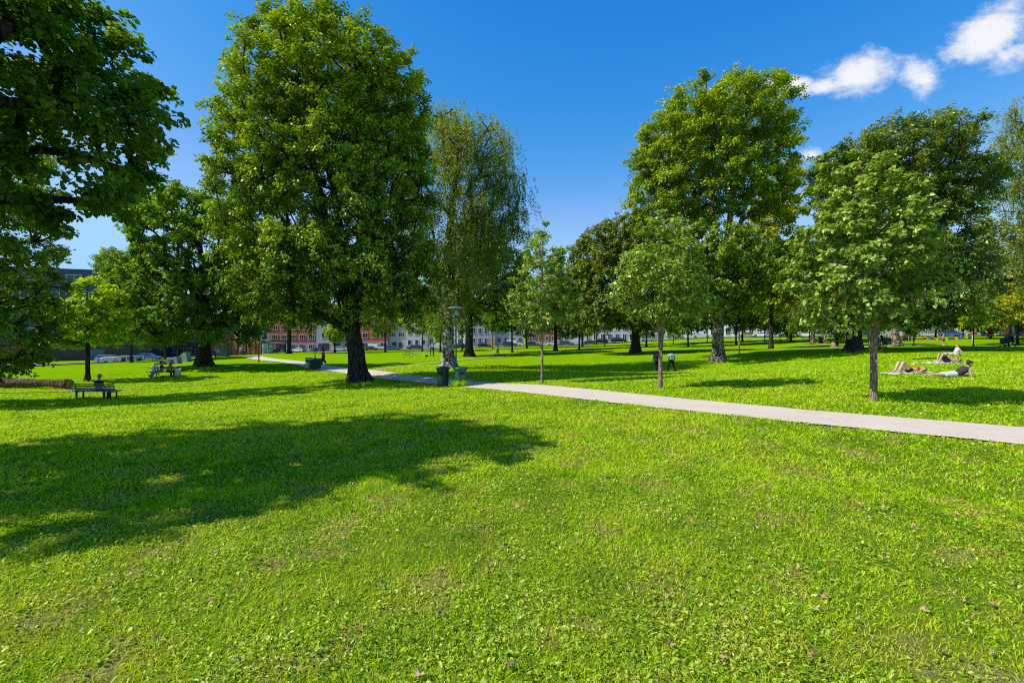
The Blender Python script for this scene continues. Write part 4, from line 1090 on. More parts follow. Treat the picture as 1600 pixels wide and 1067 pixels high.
# ------------------------------------------------------------------ park furniture
M_iron=simple('dark_iron',(.02,.022,.024),.5,.3)
M_wood=simple('weathered_slat',(.30,.25,.20),.75,var=.3,scale=9,bump=.3)
M_woodd=simple('dark_wood',(.07,.05,.04),.8,var=.3,scale=9,bump=.3)
M_green=simple('green_paint',(.025,.125,.088),.38,.15,var=.2,scale=5)
M_greend=simple('dark_green_plastic',(.018,.055,.042),.45,var=.25,scale=5)
M_black=simple('black_rubber',(.012,.012,.013),.7,var=.2)
M_white=simple('white_paint',(.74,.74,.72),.5,var=.06)
M_cream=simple('cream_bin',(.60,.58,.50),.55,var=.12)
M_steel=simple('steel',(.45,.46,.47),.35,.8,var=.1)
M_stone=simple('grey_stone',(.23,.24,.225),.85,var=.25,scale=3,bump=.4)
M_conc=simple('concrete',(.42,.41,.39),.9,var=.15,scale=2,bump=.2)
def glassy(name,col,rough=.08,alpha=None):
    t=NT(name); p=t.pbr(col,rough,0,None,.6)
    if alpha is not None:
        p.inputs['Transmission Weight'].default_value=alpha; p.inputs['IOR'].default_value=1.2
    return t.m
M_pane=glassy('window_pane',(.035,.045,.055),.12)
M_lampglass=glassy('lamp_glass',(.85,.9,.9),.12,.85)
def bench(loc,rz):
    r=thing('park_bench','long wooden bench seen from behind with a person sitting on it','bench',loc,rz)
    L_=2.62
    mb=MB()
    for z,y,t in ((.60,-.26,.10),(.74,-.29,.10)): mb.box((0,y,z),(L_,.035,t),0,(R(-10),'X'))
    mb.box((0,-.315,.855),(L_,.04,.075),0,(R(-10),'X'))
    mb.build('backrest',M_wood,r)
    mb=MB()
    for k in range(5): mb.box((0,-.20+k*.105,.44+.008*k),(L_,.085,.035))
    mb.build('seat',M_wood,r)
    for s in (-1,1):
        mb=MB(); x=s*.98
        mb.box((x,-.20,.20),(.06,.07,.46)); mb.box((x,.20,.21),(.06,.06,.42)); mb.box((x,0,.405),(.05,.46,.05))
        mb.tube([(x,-.21,.38),(x,-.245,.6),(x,-.30,.92)],.026,6); mb.box((x,0,.02),(.07,.52,.04))
        mb.build('leg',M_iron,r)
    return r
bp=GX(151,27)
bench(bp,R(-3))
person('person in dark jacket and cap sitting on the wooden bench, seen from behind',Vector((bp.x+.10,bp.y+.02,bp.z)),R(-4),'sit',1.78,1,(.06,.04,.03),0,(.035,.04,.055),'long',(.05,.055,.075),'trousers',(.03,.03,.03),'people in the park',cap=(.30,.22,.15),lift=-.045)
# picnic table
pt=GX(257,41); prz=R(12)
def loc2(p,rz,x,y,z=0):
    c,s=math.cos(rz),math.sin(rz); X=p.x+x*c-y*s; Y=p.y+x*s+y*c
    return Vector((X,Y,p.z+z))
r=thing('picnic_table','dark timber picnic table with attached benches on the left lawn','picnic table',pt,prz)
mb=MB()
for k in range(6): mb.box((0,-.35+k*.14,.74),(1.9,.125,.04))
mb.build('tabletop',M_woodd,r)
for s in (-1,1):
    mb=MB()
    for k in range(2): mb.box((0,s*.72+(k-.5)*.14,.44),(1.9,.125,.04))
    mb.build('bench',M_woodd,r)
for s in (-1,1):
    mb=MB(); x=s*.68
    for q in (-1,1): mb.tube([(x,q*.30,.72),(x,q*.62,.0)],.045,6)
    mb.box((x,0,.39),(.05,1.62,.09)); mb.box((x,0,.685),(.05,.74,.07)); mb.build('leg',M_woodd,r)
PG='people at the picnic table'
person('person in pale top and pale hair sitting at the left end of the picnic table',loc2(pt,prz,-.45,-.70),prz+R(20),'sit_lean',1.68,0,(.55,.45,.32),1,(.66,.60,.64),'long',(.55,.50,.48),'trousers',(.05,.04,.04),PG,lift=-.06,fem=True)
person('person in black top and blue jeans with legs stretched out beside the picnic table',loc2(pt,prz,.10,-.72),prz+R(125),'sit_out',1.76,0,(.05,.03,.02),0,(.03,.03,.045),'short',(.14,.24,.42),'trousers',(.06,.05,.05),PG,lift=-.06)
person('person in orange-brown top leaning forward at the right of the picnic table',loc2(pt,prz,.58,-.70),prz+R(-20),'sit_lean',1.72,1,(.06,.03,.02),1,(.50,.20,.08),'short',(.05,.045,.045),'trousers',(.04,.04,.04),PG,lift=-.06,fem=True)
mb=MB()
mb.lathe([(.02,0),(.22,.02),(.25,.25),(.20,.52),(.26,.68),(.10,.60),(.02,.58)],n=12)
for i,v in enumerate(mb.v):
    a=math.atan2(v[1],v[0]); k=1+.14*math.sin(3*a+v[2]*6)+.08*math.sin(7*a); mb.v[i]=(v[0]*k+.10*v[2],v[1]*k,v[2]*(1+.1*math.sin(2*a)))
o=mb.build('bag',cloth((.74,.73,.72))); o.location=loc2(pt,prz,1.12,-.35); tag(o,'crumpled white bag standing at the right end of the picnic table','bag')
# felled log
r=thing('fallen_log','thick felled log lying on the lawn at the left edge','log',GX(40,31),R(4))
mb=MB(); n=26; pts=[];rr=[]
for i in range(n):
    t=i/(n-1); pts.append((-3.6+t*6.2,.18*math.sin(t*3)+.05*math.sin(t*9),.30+.05*math.sin(t*4))); rr.append(.27+.05*math.sin(t*5+1)+.05*t+.02*math.sin(t*23))
mb.tube(pts,rr,20)
for i,v in enumerate(mb.v):
    a=math.atan2(v[2]-.3,v[1]); k=1+.10*math.sin(3*a+v[0]*1.1)+.07*math.sin(5*a+v[0]*2.5)+.05*math.sin(11*a-v[0]*3)+.06*math.sin(v[0]*5+2*a); mb.v[i]=(v[0]+.05*math.sin(3*a),v[1]*k,.3+(v[2]-.3)*k)
mb.build('log_body',bark_mat('log_bark',(.06,.035,.02),(.24,.15,.095),8),r)
mb=MB(); mb.lathe([(.001,.012),(.16,.015),(.30,.0)],n=18,axis='X'); o=mb.build('cut_end',simple('cut_wood',(.34,.21,.12),.8,var=.3,scale=12),r); o.location=(2.615,.07,.27)
mb=MB(); mb.tube([(-1.4,0,.45),(-1.5,-.25,.72),(-1.4,-.35,.85)],[.12,.09,.07],9); mb.build('branch_stub',bark_mat('stub_bark',(.06,.035,.02),(.24,.15,.095),8),r)
# litter bins
def bin_(label,loc,rz,mat,lid,h=1.05,rad=.36,group='litter bins beside the footpath'):
    r=thing('litter_bin',label,'litter bin',loc,rz,group)
    mb=MB(); n=24
    prof=[(.02,.0),(rad*.86,.0),(rad*.88,.06),(rad*.97,h*.86),(rad*.97,h*.88)]
    mb.lathe(prof,n=n)
    for i,v in enumerate(mb.v):
        k=1+(.022 if (i%n)%3==0 else 0); mb.v[i]=(v[0]*k,v[1]*k,v[2])
    mb.build('bin_body',mat,r)
    mb=MB(); mb.lathe([(rad*.99,h*.87),(rad*1.10,h*.88),(rad*1.12,h*.935),(rad*1.04,h*.97),(rad*.7,h*1.0),(.02,h*1.01)],n=24); mb.build('lid',lid,r)
    mb=MB(); mb.box((0,-rad*.985,h*.70),(rad*.75,.03,.14)); mb.build('opening',M_black,r)
    return r
bin_('green cylindrical litter bin right of the lamp post',GX(719.5,25.7),R(20),M_green,M_green,1.05,.34)
bin_('very dark green litter bin left of the lamp post',GX(692,26.3),R(-12),M_greend,M_greend,1.08,.335)
FB_=GX(497,50.2)
bin_('cream litter bin, left of three by the far lamp post',GX(482.5,51),0,M_cream,M_cream,1.15,.36)
bin_('green litter bin in the middle of three by the far lamp post',GX(488.5,50.6),.4,M_green,M_cream,1.05,.36)
bin_('dark green litter bin, right of three by the far lamp post',GX(495.5,50),.1,M_greend,M_green,1.1,.42)
bin_('dark green litter bin in front of the picnic crowd',GX(1386,71),0,M_greend,M_black,1.1,.5)
bin_('black litter bin by the couple near the parked white car',GX(1282.5,88),0,M_black,M_greend,1.2,.42)
# weeds round the green bin
w0=GX(717,25.35)
V=[];Fq=[];A_=[]
for i in range(260):
    a=rng.uniform(0,2*PI); q=.25*rng.random()**.5; b=np.array([w0.x+q*math.cos(a)*1.4,w0.y+q*math.sin(a)*.6,w0.z]); h=rng.uniform(.12,.42)
    l=np.array([rng.normal(0,.10),rng.normal(0,.10),h]); s=np.array([math.cos(a),math.sin(a),0])*rng.uniform(.01,.022)
    k=len(V); V+=[b-s,b+s,b+l*.6+s*1.3,b+l,b+l*.6-s*1.3]; Fq+=[(k,k+1,k+2,k+4)]; Fq+=[(k+4,k+2,k+3,k+3)]
    A_+=[.3+.5*rng.random()]*5
Fq=np.array(Fq); 
me=bpy.data.meshes.new('weeds'); me.from_pydata([tuple(v) for v in V],[],[tuple(f) if f[2]!=f[3] else tuple(f[:3]) for f in Fq.tolist()])
a=me.attributes.new('leafv','FLOAT','POINT'); a.data.foreach_set('value',np.array(A_,np.float32)); me.update()
tag(link('weeds',me,M_blade),'tall weeds growing at the foot of the green litter bin','weeds',kind='stuff')
# lamp posts
def lamp(label,loc,h=4.35,rz=0):
    r=thing('lamp_post',label,'lamp post',loc,rz,'park lamp posts')
    mb=MB(); mb.lathe([(.09,-.1),(.09,.06),(.075,.10),(.072,1.05),(.085,1.08),(.085,1.13),(.05,1.2),(.042,1.5),(.034,h-.75),(.034,h-.72)],n=14); mb.build('pole',M_green,r)
    mb=MB(); mb.lathe([(.035,h-.76),(.10,h-.73),(.115,h-.66),(.12,h-.60)],n=14); mb.build('lantern_base',M_green,r)
    mb=MB(); mb.lathe([(.125,h-.60),(.15,h-.30),(.145,h-.29),(.12,h-.598)],n=18); g=mb.build('lamp_glass',M_lampglass,r)
    mb=MB(); mb.lathe([(.05,h-.58),(.05,h-.36),(.02,h-.34)],n=10); mb.build('bulb',M_white,g)
    mb=MB(); mb.lathe([(.46,h-.20),(.465,h-.175),(.30,h-.125),(.10,h-.085),(.05,h-.05),(.05,h-.01),(.015,h+.02),(.001,h+.02)],n=26)
    mb.lathe([(.46,h-.20),(.25,h-.17),(.02,h-.16)],n=26)
    for k in range(3):
        a=2*PI*k/3; mb.tube([(.135*math.cos(a),.135*math.sin(a),h-.62),(.16*math.cos(a),.16*math.sin(a),h-.16)],.009,5)
    mb.build('lamp_hat',simple('lamp_hat',(.36,.40,.33),.5,.1),r)
    return r
lamp('green park lamp with flat hat standing between two litter bins',GX(712.5,26.2),4.42)
lamp('thin green lamp post behind the three far litter bins',GX(492.3,51.2),4.4)
# planting stake
r=thing('wooden_stake','slim bare wooden stake standing alone in the lawn right of the tall maple','stake',GX(1155,52),.3)
mb=MB(); mb.tube([(0,0,-.1),(0,0,1.0),(.01,0,2.6)],[.07,.066,.06],9); mb.build('stake_post',simple('stake_wood',(.40,.29,.19),.8,var=.25),r)
mb=MB(); mb.box((0,0,2.35),(.5,.04,.06)); mb.build('crossbar',M_wood,r)
r=thing('signpost','dark slim post at the bend of the far footpath','post',GX(404.5,62),0)
mb=MB(); mb.tube([(0,0,-.1),(0,0,3.6)],.075,8); mb.build('pole',M_iron,r)
# stone wedges
for i,(px,d,w_,h,rz,lab) in enumerate([(251,62,.95,.42,.2,'smallest dark stone wedge, leftmost of four in a row'),(263.5,66,.95,.70,.1,'second stone wedge from the left, pointed'),
     (275,71,1.15,1.05,-.05,'third stone wedge from the left, slanted top'),(288.5,77,1.55,1.55,-.1,'tallest grey stone wedge, rightmost of the row')]):
    p=GX(px,d); mb=MB()
    mb.prism([(-w_*.62,-.2),(w_*.58,-.2),(w_*.40,h),(w_*.10,h*.97),(-w_*.52,h*.42)],-.5,.5,'Y')
    o=mb.build('stone_wedge',M_stone); o.location=p; o.rotation_euler=(0,0,rz)
    m=o.modifiers.new('b','BEVEL'); m.width=.04; m.segments=2
    tag(o,lab,'sculpture','row of stone wedges')
# bicycles
def bicycle(label,loc,rz,col,lean=0):
    r=thing('bicycle',label,'bicycle',loc,rz,'bicycles parked on the grass'); r.rotation_euler=(lean,0,rz)
    fm=simple('bike_paint_%d'%int(col[2]*100),col,.35,.2)
    for x in (-.52,.52):
        mb=MB(); n=22; 
        mb.tube([(x+.335*math.cos(2*PI*k/n),0,.345+.335*math.sin(2*PI*k/n)) for k in range(n+1)],.02,6,cap=False); wv=mb.build('wheel',M_black,r)
        mb=MB()
        for k in range(12):
            a=PI*k/6; mb.tube([(x,0,.345),(x+.32*math.cos(a),0,.345+.32*math.sin(a))],.003,3)
        mb.lathe([(.03,-.04),(.03,.04)],(x,0,.345),8,axis='Y'); mb.build('spokes',M_steel,wv)
    mb=MB()
    bb,st,hd,fr,rr_=(-.08,0,.30),(-.22,0,.80),(.34,0,.82),(.52,0,.345),(-.52,0,.345)
    for a,b in ((bb,st),(bb,(.37,0,.70)),(st,hd),(bb,rr_),((-.20,0,.74),rr_),((.32,0,.90),fr)): mb.tube([a,b],.018,6)
    mb.build('frame',fm,r)
    mb=MB(); mb.tube([(.31,0,.9),(.30,0,1.0)],.014,6); mb.tube([(.18,-.28,1.0),(.32,-.22,1.03),(.32,.22,1.03),(.18,.28,1.0)],.013,6); mb.build('handlebar',M_black,r)
    mb=MB(); mb.tube([(-.22,0,.8),(-.235,0,.93)],.014,6); mb.sphere((-.25,0,.95),.1,(1.4,.75,.35),8,5); mb.build('saddle',M_black,r)
    mb=MB(); mb.lathe([(.09,-.01),(.09,.01)],(-.08,.05,.30),12,axis='Y'); mb.tube([(-.08,.06,.30),(.02,.07,.18)],.01,5); mb.tube([(-.08,-.06,.30),(-.18,-.07,.42)],.01,5); mb.build('crank',M_steel,r)
    return r
bicycle('dark bicycle with pale bag standing on the grass, left of two',GX(637,77),R(8),(.02,.022,.03),R(6))
bicycle('teal bicycle standing on the grass, right of two',GX(647.5,77.6),R(-6),(.05,.35,.32),R(-5))
mb=MB(); mb.sphere((0,0,.16),.2,(1.5,.8,.8),10,6); o=mb.build('bag',cloth((.02,.022,.03))); o.location=GX(666.5,77); tag(o,'dark bag lying on the grass left of the two standing people','bag')
# pram
r=thing('pram','black pram with dark hood pushed by the person in black','pram',GX(1572,63),R(176))
mb=MB()
n=10; prof=[(-.10,.62),(.62,.62),(.60,.86),(.45,.92),(.02,.88)]
mb.prism([(-.08,.45),(.50,.45),(.66,.80),(-.16,.80)],-.2,.2,'Y'); mb.build('carrycot',cloth((.03,.032,.04)),r)
mb=MB(); mb.lathe([(.30*math.cos(R(k)),.30*math.sin(R(k))) for k in range(0,91,15)],n=14,axis='Y')
mb=MB(); mb.sphere((.42,0,.84),.30,(.95,.72,1.0),12,8); mb.build('hood',cloth((.035,.037,.045)),r)
mb=MB()
for s in (-.22,.22): mb.tube([(-.55,s,1.02),(.0,s,.50),(.50,s,.18)],.016,6); mb.tube([(-.1,s,.18),(.25,s,.45)],.016,6)
mb.tube([(-.55,-.22,1.02),(-.55,.22,1.02)],.018,6); mb.build('pram_frame',M_iron,r)
for x,rad_ in ((-.12,.16),(.52,.13)):
    for s in (-.26,.26):
        mb=MB(); mb.lathe([(.02,-.025),(rad_,-.025),(rad_,.025),(.02,.025)],(x,s,rad_),16,axis='Y'); mb.build('wheel',M_black,r)
# rainbow streamers on a post
r=thing('wooden_post','short pale post with a red knot that carries the rainbow streamers','post',GX(1520,74),0)
mb=MB(); mb.tube([(0,0,-.1),(0,0,1.35)],.12,10); mb.build('post_body',simple('pale_post',(.50,.46,.40),.8),r)
mb=MB(); mb.sphere((0,0,1.55),.30,(1.1,.8,.8),10,6); mb.build('knot',cloth((.62,.09,.04)),r)
RB=[(.60,.02,.02),(.75,.25,.01),(.75,.62,.03),(.03,.30,.06),(.02,.14,.60),(.22,.03,.38)]
RM=[cloth(c) for c in RB]
def streamer(label,a,b,sag,n=30):
    mb=MB(); a,b=Vector(a),Vector(b); o0=a.copy()
    for i in range(n):
        t0,t1=i/n,(i+.92)/n
        p0=a.lerp(b,t0)-Vector((0,0,sag*4*t0*(1-t0)))-o0; p1=a.lerp(b,t1)-Vector((0,0,sag*4*t1*(1-t1)))-o0
        mb.cm=i%6
        dz=Vector((0,.03*math.sin(i*2.1),-.24))
        mb.add([p0,p1,p1+dz,p0+dz],[(0,1,2,3)])
    o=mb.build('rainbow_streamer',RM,fix=False); o.location=o0; tag(o,label,'streamer','rainbow streamers strung between the trees')
q=GX(1520,74); e1=GX(1440,76); e2=GX(1640,76)
streamer('upper rainbow streamer running left from the short pale post',(e1.x,e1.y,e1.z+1.35),(q.x,q.y,q.z+1.62),.55)
streamer('lower rainbow streamer running left from the short pale post',(e1.x,e1.y-.4,e1.z+1.05),(q.x,q.y,q.z+1.15),.30)
streamer('rainbow streamer running right from the short pale post to the frame edge',(q.x,q.y,q.z+1.62),(e2.x,e2.y,e2.z+1.9),.5)
r=thing('wooden_post','pale weathered post behind the person with the pram','post',GX(1583,80),0); mb=MB(); mb.tube([(0,0,-.1),(0,0,2.5)],[.2,.17],10); mb.build('post_body',simple('pale_post2',(.48,.36,.24),.8),r)
# picnic cloth and small things
towel(1417,67,1.6,4.6,R(-18),(.72,.74,.74),'large white picnic cloth spread behind the leaning trunk','picnic cloth','picnic_cloth',group=None)
mb=MB(); mb.box((0,0,.06),(.30,.22,.05),.3); mb.box((.02,.01,.10),(.28,.2,.03),.1); o=mb.build('magazine',cloth((.7,.7,.66))); o.location=GX(1454.5,26.8); tag(o,'white magazine lying left of the pale towel','magazine')
mb=MB(); mb.box((0,0,.05),(.24,.16,.04),.5); mb.box((.06,.02,.08),(.12,.12,.03),.2); o=mb.build('sandals',cloth((.62,.6,.5))); o.location=GX(1428,26.6); tag(o,'pale pair of sandals on the grass away from the towels','sandals')
mb=MB(); mb.sphere((0,0,.1),.12,(1.3,.9,.8),9,6); o=mb.build('bag',cloth((.72,.70,.66))); o.location=GX(1399.5,20.1)+Vector((.35,.05,.03)); tag(o,'small white bag on the cream towel under the raised knees','bag')
# dead leaves in the grass
def dead_leaf():
    mb=MB(); out=[]
    for k in range(15):
        a=2*PI*k/15; rr=(.055 if k%3==0 else .030 if k%3==1 else .036); out.append((rr*math.cos(a),rr*math.sin(a),.018*math.sin(2*a)+.014*math.cos(3*a+1)))
    vs=[(0,0,-.006)]+out; mb.add(vs,[(0,1+k,1+(k+1)%15) for k in range(15)],False)
    mb.tube([(-.02,0,0),(-.06,.004,.004),(-.085,.012,.014)],.0018,4)
    return mb.mesh('dead_leaf')
LM=[dead_leaf() for _ in range(1)][0]
DM=[simple('dead_leaf_tan',(.50,.34,.17),.7,var=.3,scale=40),simple('dead_leaf_brown',(.28,.17,.09),.7,var=.3,scale=40),simple('dead_leaf_rust',(.40,.25,.11),.7,var=.3,scale=40)]
LMs=[]
for m in DM:
    me=LM.copy(); me.name='dead_leaf'; me.materials.append(m); LMs.append(me)
spots=[(330,948,0),(596,920,1),(881,829,1),(900,853,2),(986,887,0),(773,804,1),(1289,940,2),(1432,831,2),(1426,826,0),(1107,909,1),(1172,878,0),(1257,914,2),(1378,797,0),(1385,877,0),(1462,890,0),(1340,918,2),(1510,945,0),(1495,808,0),(1516,808,2),(1269,744,1),(1336,715,1),(1360,746,0),(1245,713,1),(1235,760,0),(1541,869,2),(656,1062,0),(464,863,1),(335,868,0),(160,770,1),(38,862,1),(1041,936,0),(1080,857,0),(1340,975,0),(1272,1030,1),(690,965,1),(820,940,0),(1558,780,0),(1446,960,0),(1190,810,2),(730,772,2),(660,800,0),(1500,760,0),(1585,915,2),(1290,690,0)]
_r=random.Random(77)
spots+=[(_r.uniform(20,1590),1060-310*_r.random()**1.0,_r.randrange(3)) for _ in range(34)]
for i,(px,py,k) in enumerate(spots):
    p=G(px,py); o=bpy.data.objects.new('dead_leaf',LMs[k]); COL.objects.link(o)
    o.location=(p.x,p.y,p.z+.036); s=random.uniform(.36,.64); o.scale=(s,s*random.uniform(.6,1),s*.9)
    o.rotation_euler=(random.uniform(-.4,.4),random.uniform(-.4,.4),random.uniform(0,6.28))
    tag(o,['pale tan dry leaf lying in the near grass','dark brown dry leaf lying in the near grass','rust coloured dry leaf lying in the near grass'][k],'dry leaf','dry leaves scattered on the near lawn')
# ------------------------------------------------------------------ street: road, cars, houses
M_asph=simple('road_asphalt',(.12,.12,.125),.9,var=.15,scale=1.5)
M_pave=simple('pavement_slabs',(.40,.385,.36),.9,var=.1,scale=1)
S0=np.array([-92,160.]); S1=np.array([-58,151.]); S2=np.array([22,149.]); S3=np.array([80,128.]); S4=np.array([150,112.])
o,_,_=strip('street',[tuple(S0)+(0,),tuple(S1)+(0,),(-20,150.5,0),tuple(S2)+(0,),(52,140,0),tuple(S3)+(0,),tuple(S4)+(0,)],9.0,M_asph,.05,0,2,5,10); tag(o,'grey street behind the park',kind='structure')
o,_,_=strip('side_street',[(-79,60,0),(-79.5,80,0),(-80,100,0),(-80.5,125,0),(-82,150,0)],8.0,M_asph,.05,0,2,5,10); tag(o,'grey side street on the left',kind='structure')
o,_,_=strip('pavement',[tuple(S0+np.array([1,8]))+(0,),tuple(S1+np.array([1,7.2]))+(0,),(-20,157.6,0),tuple(S2+np.array([1,7.2]))+(0,),(54,147.3,0),tuple(S3+np.array([2.4,6.6]))+(0,),tuple(S4+np.array([2,7]))+(0,)],5.2,M_pave,.14,0,2,5,10); tag(o,'pale pavement in front of the houses',kind='structure')
o,_,_=strip('pavement',[(-73.6,60,0),(-74,80,0),(-74.3,100,0),(-74.6,120,0),(-73,140,0)],2.4,M_pave,.12,0,2,5,10); tag(o,'pale pavement along the left edge of the park',kind='structure')
CARP={}
def paint(c):
    if c not in CARP:
        t=NT('car_paint_%d'%len(CARP)); p=t.pbr(t.mix(t.noise(3,3),tuple(k*.92 for k in c),c),.3,.15 if max(c)<.6 else 0,None,.5); p.inputs['Coat Weight'].default_value=.6
        CARP[c]=t.m
    return CARP[c]
M_lightw=simple('headlight',(.75,.77,.78),.15,var=.05); M_lightr=simple('taillight',(.45,.02,.02),.25,var=.05)
PROF={
 'hatch':dict(L=4.1,W=1.74,body=[(-2.0,.32),(2.0,.32),(2.05,.55),(1.95,.74),(1.05,.93),(-1.85,.95),(-2.05,.70)],roof=[(1.10,.92),(.35,1.42),(-1.25,1.47),(-1.90,.95)],wx=1.25),
 'wagon':dict(L=4.6,W=1.80,body=[(-2.25,.32),(2.25,.32),(2.3,.55),(2.2,.74),(1.15,.95),(-2.15,.97),(-2.3,.70)],roof=[(1.20,.94),(.45,1.44),(-1.75,1.48),(-2.20,.97)],wx=1.38),
 'sedan':dict(L=4.5,W=1.78,body=[(-2.2,.32),(2.2,.32),(2.25,.55),(2.15,.74),(1.1,.93),(-1.4,.97),(-2.15,.93),(-2.25,.68)],roof=[(1.15,.92),(.40,1.40),(-.85,1.42),(-1.65,.96)],wx=1.35),
 'suv':dict(L=4.6,W=1.88,body=[(-2.25,.40),(2.25,.40),(2.3,.70),(2.2,.95),(1.2,1.10),(-2.15,1.12),(-2.3,.8)],roof=[(1.25,1.09),(.55,1.64),(-1.85,1.68),(-2.2,1.12)],wx=1.40),
 'van':dict(L=5.2,W=1.98,body=[(-2.55,.36),(2.5,.36),(2.6,.65),(2.5,.95),(1.9,1.18),(-2.5,1.20),(-2.58,.8)],roof=[(1.92,1.17),(1.2,1.95),(-2.45,2.02),(-2.54,1.19)],wx=1.65)}
CARM={}
def arch(body,wx,r,z0):
    """underside of the body with wheel openings"""
    pts=[]
    for cx in (-wx,wx):
        pts+=[(cx+r*math.cos(a),max(z0,.31+r*math.sin(a))) for a in np.linspace(PI,0,9)]
    return pts
def car_meshes(kind):
    if kind in CARM: return CARM[kind]
    P=PROF[kind]; W=P['W']; b=P['body']; r=.345
    poly=[b[0]]+arch(b,P['wx'],r+.03,b[0][1])+b[1:]
    def section(poly,half,inset_top,zt0,zt1):
        mb=MB(); n=len(poly)
        def wid(z): return half-inset_top*max(0,(z-zt0)/(zt1-zt0))
        vs=[(x,-wid(z),z) for x,z in poly]+[(x,wid(z),z) for x,z in poly]
        mb.add(vs,[tuple(range(n))[::-1],tuple(range(n,2*n))]+[(i,(i+1)%n,n+(i+1)%n,n+i) for i in range(n)])
        return mb
    out={}
    mb=section(poly,W/2,.05,.3,1.0); me=mb.mesh('body'); mb.fixn(me); out['body']=me
    rf=P['roof']; z0,z1=rf[0][1],rf[1][1]
    mb=section([(rf[0][0],z0-.02),(rf[1][0],z1),(rf[2][0],rf[2][1]),(rf[3][0],rf[3][1]-.02)],W/2-.06,.17,z0,z1); me=mb.mesh('roof'); mb.fixn(me); out['roof']=me
    # glass: windscreen, rear window, side windows, each a little proud
    def lerp(a,b,t): return (a[0]+(b[0]-a[0])*t,a[1]+(b[1]-a[1])*t)
    hw=lambda z:W/2-.06-.17*max(0,(z-z0)/(z1-z0))
    def slab(name,a,b):
        mb=MB(); e=.012
        nx,nz=(b[1]-a[1]),-(b[0]-a[0]); ln=math.hypot(nx,nz); nx/=ln; nz/=ln
        if nz<0: nx,nz=-nx,-nz
        A,B_=lerp(a,b,.08),lerp(a,b,.9)
        vs=[(A[0]+nx*e,-hw(A[1])+.06,A[1]+nz*e),(A[0]+nx*e,hw(A[1])-.06,A[1]+nz*e),(B_[0]+nx*e,hw(B_[1])-.06,B_[1]+nz*e),(B_[0]+nx*e,-hw(B_[1])+.06,B_[1]+nz*e)]
        mb.add(vs,[(0,1,2,3)]); me=mb.mesh(name); return me
    out['windscreen']=slab('windscreen',rf[0],rf[1]); out['rear_window']=slab('rear_window',rf[3],rf[2])
    for s,nm in ((-1,'side_l'),(1,'side_r')):
        mb=MB()
        top0,top1=lerp(rf[0],rf[1],.86),lerp(rf[3],rf[2],.84)
        lo0,lo1=lerp(rf[0],rf[1],.12),lerp(rf[3],rf[2],.12)
        xs=[lo1[0]+.08,-.55,.25,lo0[0]-.14] if kind!='van' else [.55,.6,1.05,lo0[0]-.14]
        for a,c in zip(xs[:-1],xs[1:]):
            if c-a<.12: continue
            a2,c2=a+.04,c-.04
            tx0=max(a2,top1[0]+.05); tx1=min(c2,top0[0]-.05)
            if tx1<=tx0: tx0=tx1=(a2+c2)/2
            zt=min(top0[1],top1[1])
            y=lambda z:s*(hw(z)+.010)
            vs=[(a2,y(lo0[1]),lo0[1]),(c2,y(lo0[1]),lo0[1]),(tx1,y(zt),zt),(tx0,y(zt),zt)]
            mb.add(vs,[(0,1,2,3)] )
        out[nm]=mb.mesh('side_window')
    mb=MB(); mb.lathe([(.20,-.10),(r,-.10),(r+.005,0),(r,.10),(.20,.10)],n=20,axis='Y'); out['tyre']=mb.mesh('wheel')
    mb=MB(); mb.lathe([(.001,.108),(.05,.105),(.19,.085),(.215,.102),(.215,-.102),(.19,-.085),(.05,-.105),(.001,-.108)],n=14,axis='Y'); out['rim']=mb.mesh('rim')
    fx=b[2][0]; zf=(b[3][1]+b[2][1])/2+.02
    mb=MB(); mb.box((0,0,0),(.10,.34,.13)); out['lamp']=mb.mesh('headlight')
    mb=MB(); mb.box((0,0,0),(.06,.16,.26)); out['tail']=mb.mesh('taillight')
    mb=MB(); mb.box((0,0,0),(.10,W*.9,.20)); out['bumper']=mb.mesh('bumper')
    for k,m in (('tyre',M_black),('rim',M_steel),('lamp',M_lightw),('tail',M_lightr),('windscreen',M_pane),('rear_window',M_pane),('side_l',M_pane),('side_r',M_pane),('bumper',M_black)):
        out[k].materials.append(m)
    CARM[kind]=out; return out
def car(kind,label,loc,rz,col,group='cars parked along the street'):
    r=thing('parked_car',label,'car' if kind!='van' else 'van',loc,rz,group); M=car_meshes(kind); P=PROF[kind]; W=P['W']; b=P['body']
    def put(name,me,pos=(0,0,0),par=r,mat=None):
        o=bpy.data.objects.new(name,me); COL.objects.link(o); o.parent=par; o.location=pos
        if mat is not None:
            if not me.materials: me.materials.append(None)
            o.material_slots[0].link='OBJECT'; o.material_slots[0].material=mat
        return o
    bo=put('body',M['body'],mat=paint(col)); put('roof',M['roof'],mat=paint(col))
    put('windscreen',M['windscreen']); put('rear_window',M['rear_window']); put('side_window',M['side_l']); put('side_window',M['side_r'])
    for x in (-P['wx'],P['wx']):
        for s in (-1,1):
            w=put('wheel',M['tyre'],(x,s*(W/2-.11),.345)); put('rim',M['rim'],(0,0,0),w)
    for s in (-1,1):
        put('headlight',M['lamp'],(b[2][0]-.06,s*(W/2-.24),b[3][1]-.06)); put('taillight',M['tail'],(b[-1][0]+.05,s*(W/2-.12),b[-1][1]+.08))
    put('bumper',M['bumper'],(b[2][0]-.02,0,.44)); put('bumper',M['bumper'],(b[-1][0]+.02,0,.46))
    return r
WHT,BLK,NVY,BLU,SIL,RED,GRY,TEAL,DRK=(.72,.73,.74),(.012,.013,.015),(.015,.03,.09),(.04,.10,.30),(.36,.38,.40),(.18,.02,.02),(.10,.105,.11),(.10,.17,.18),(.03,.035,.04)
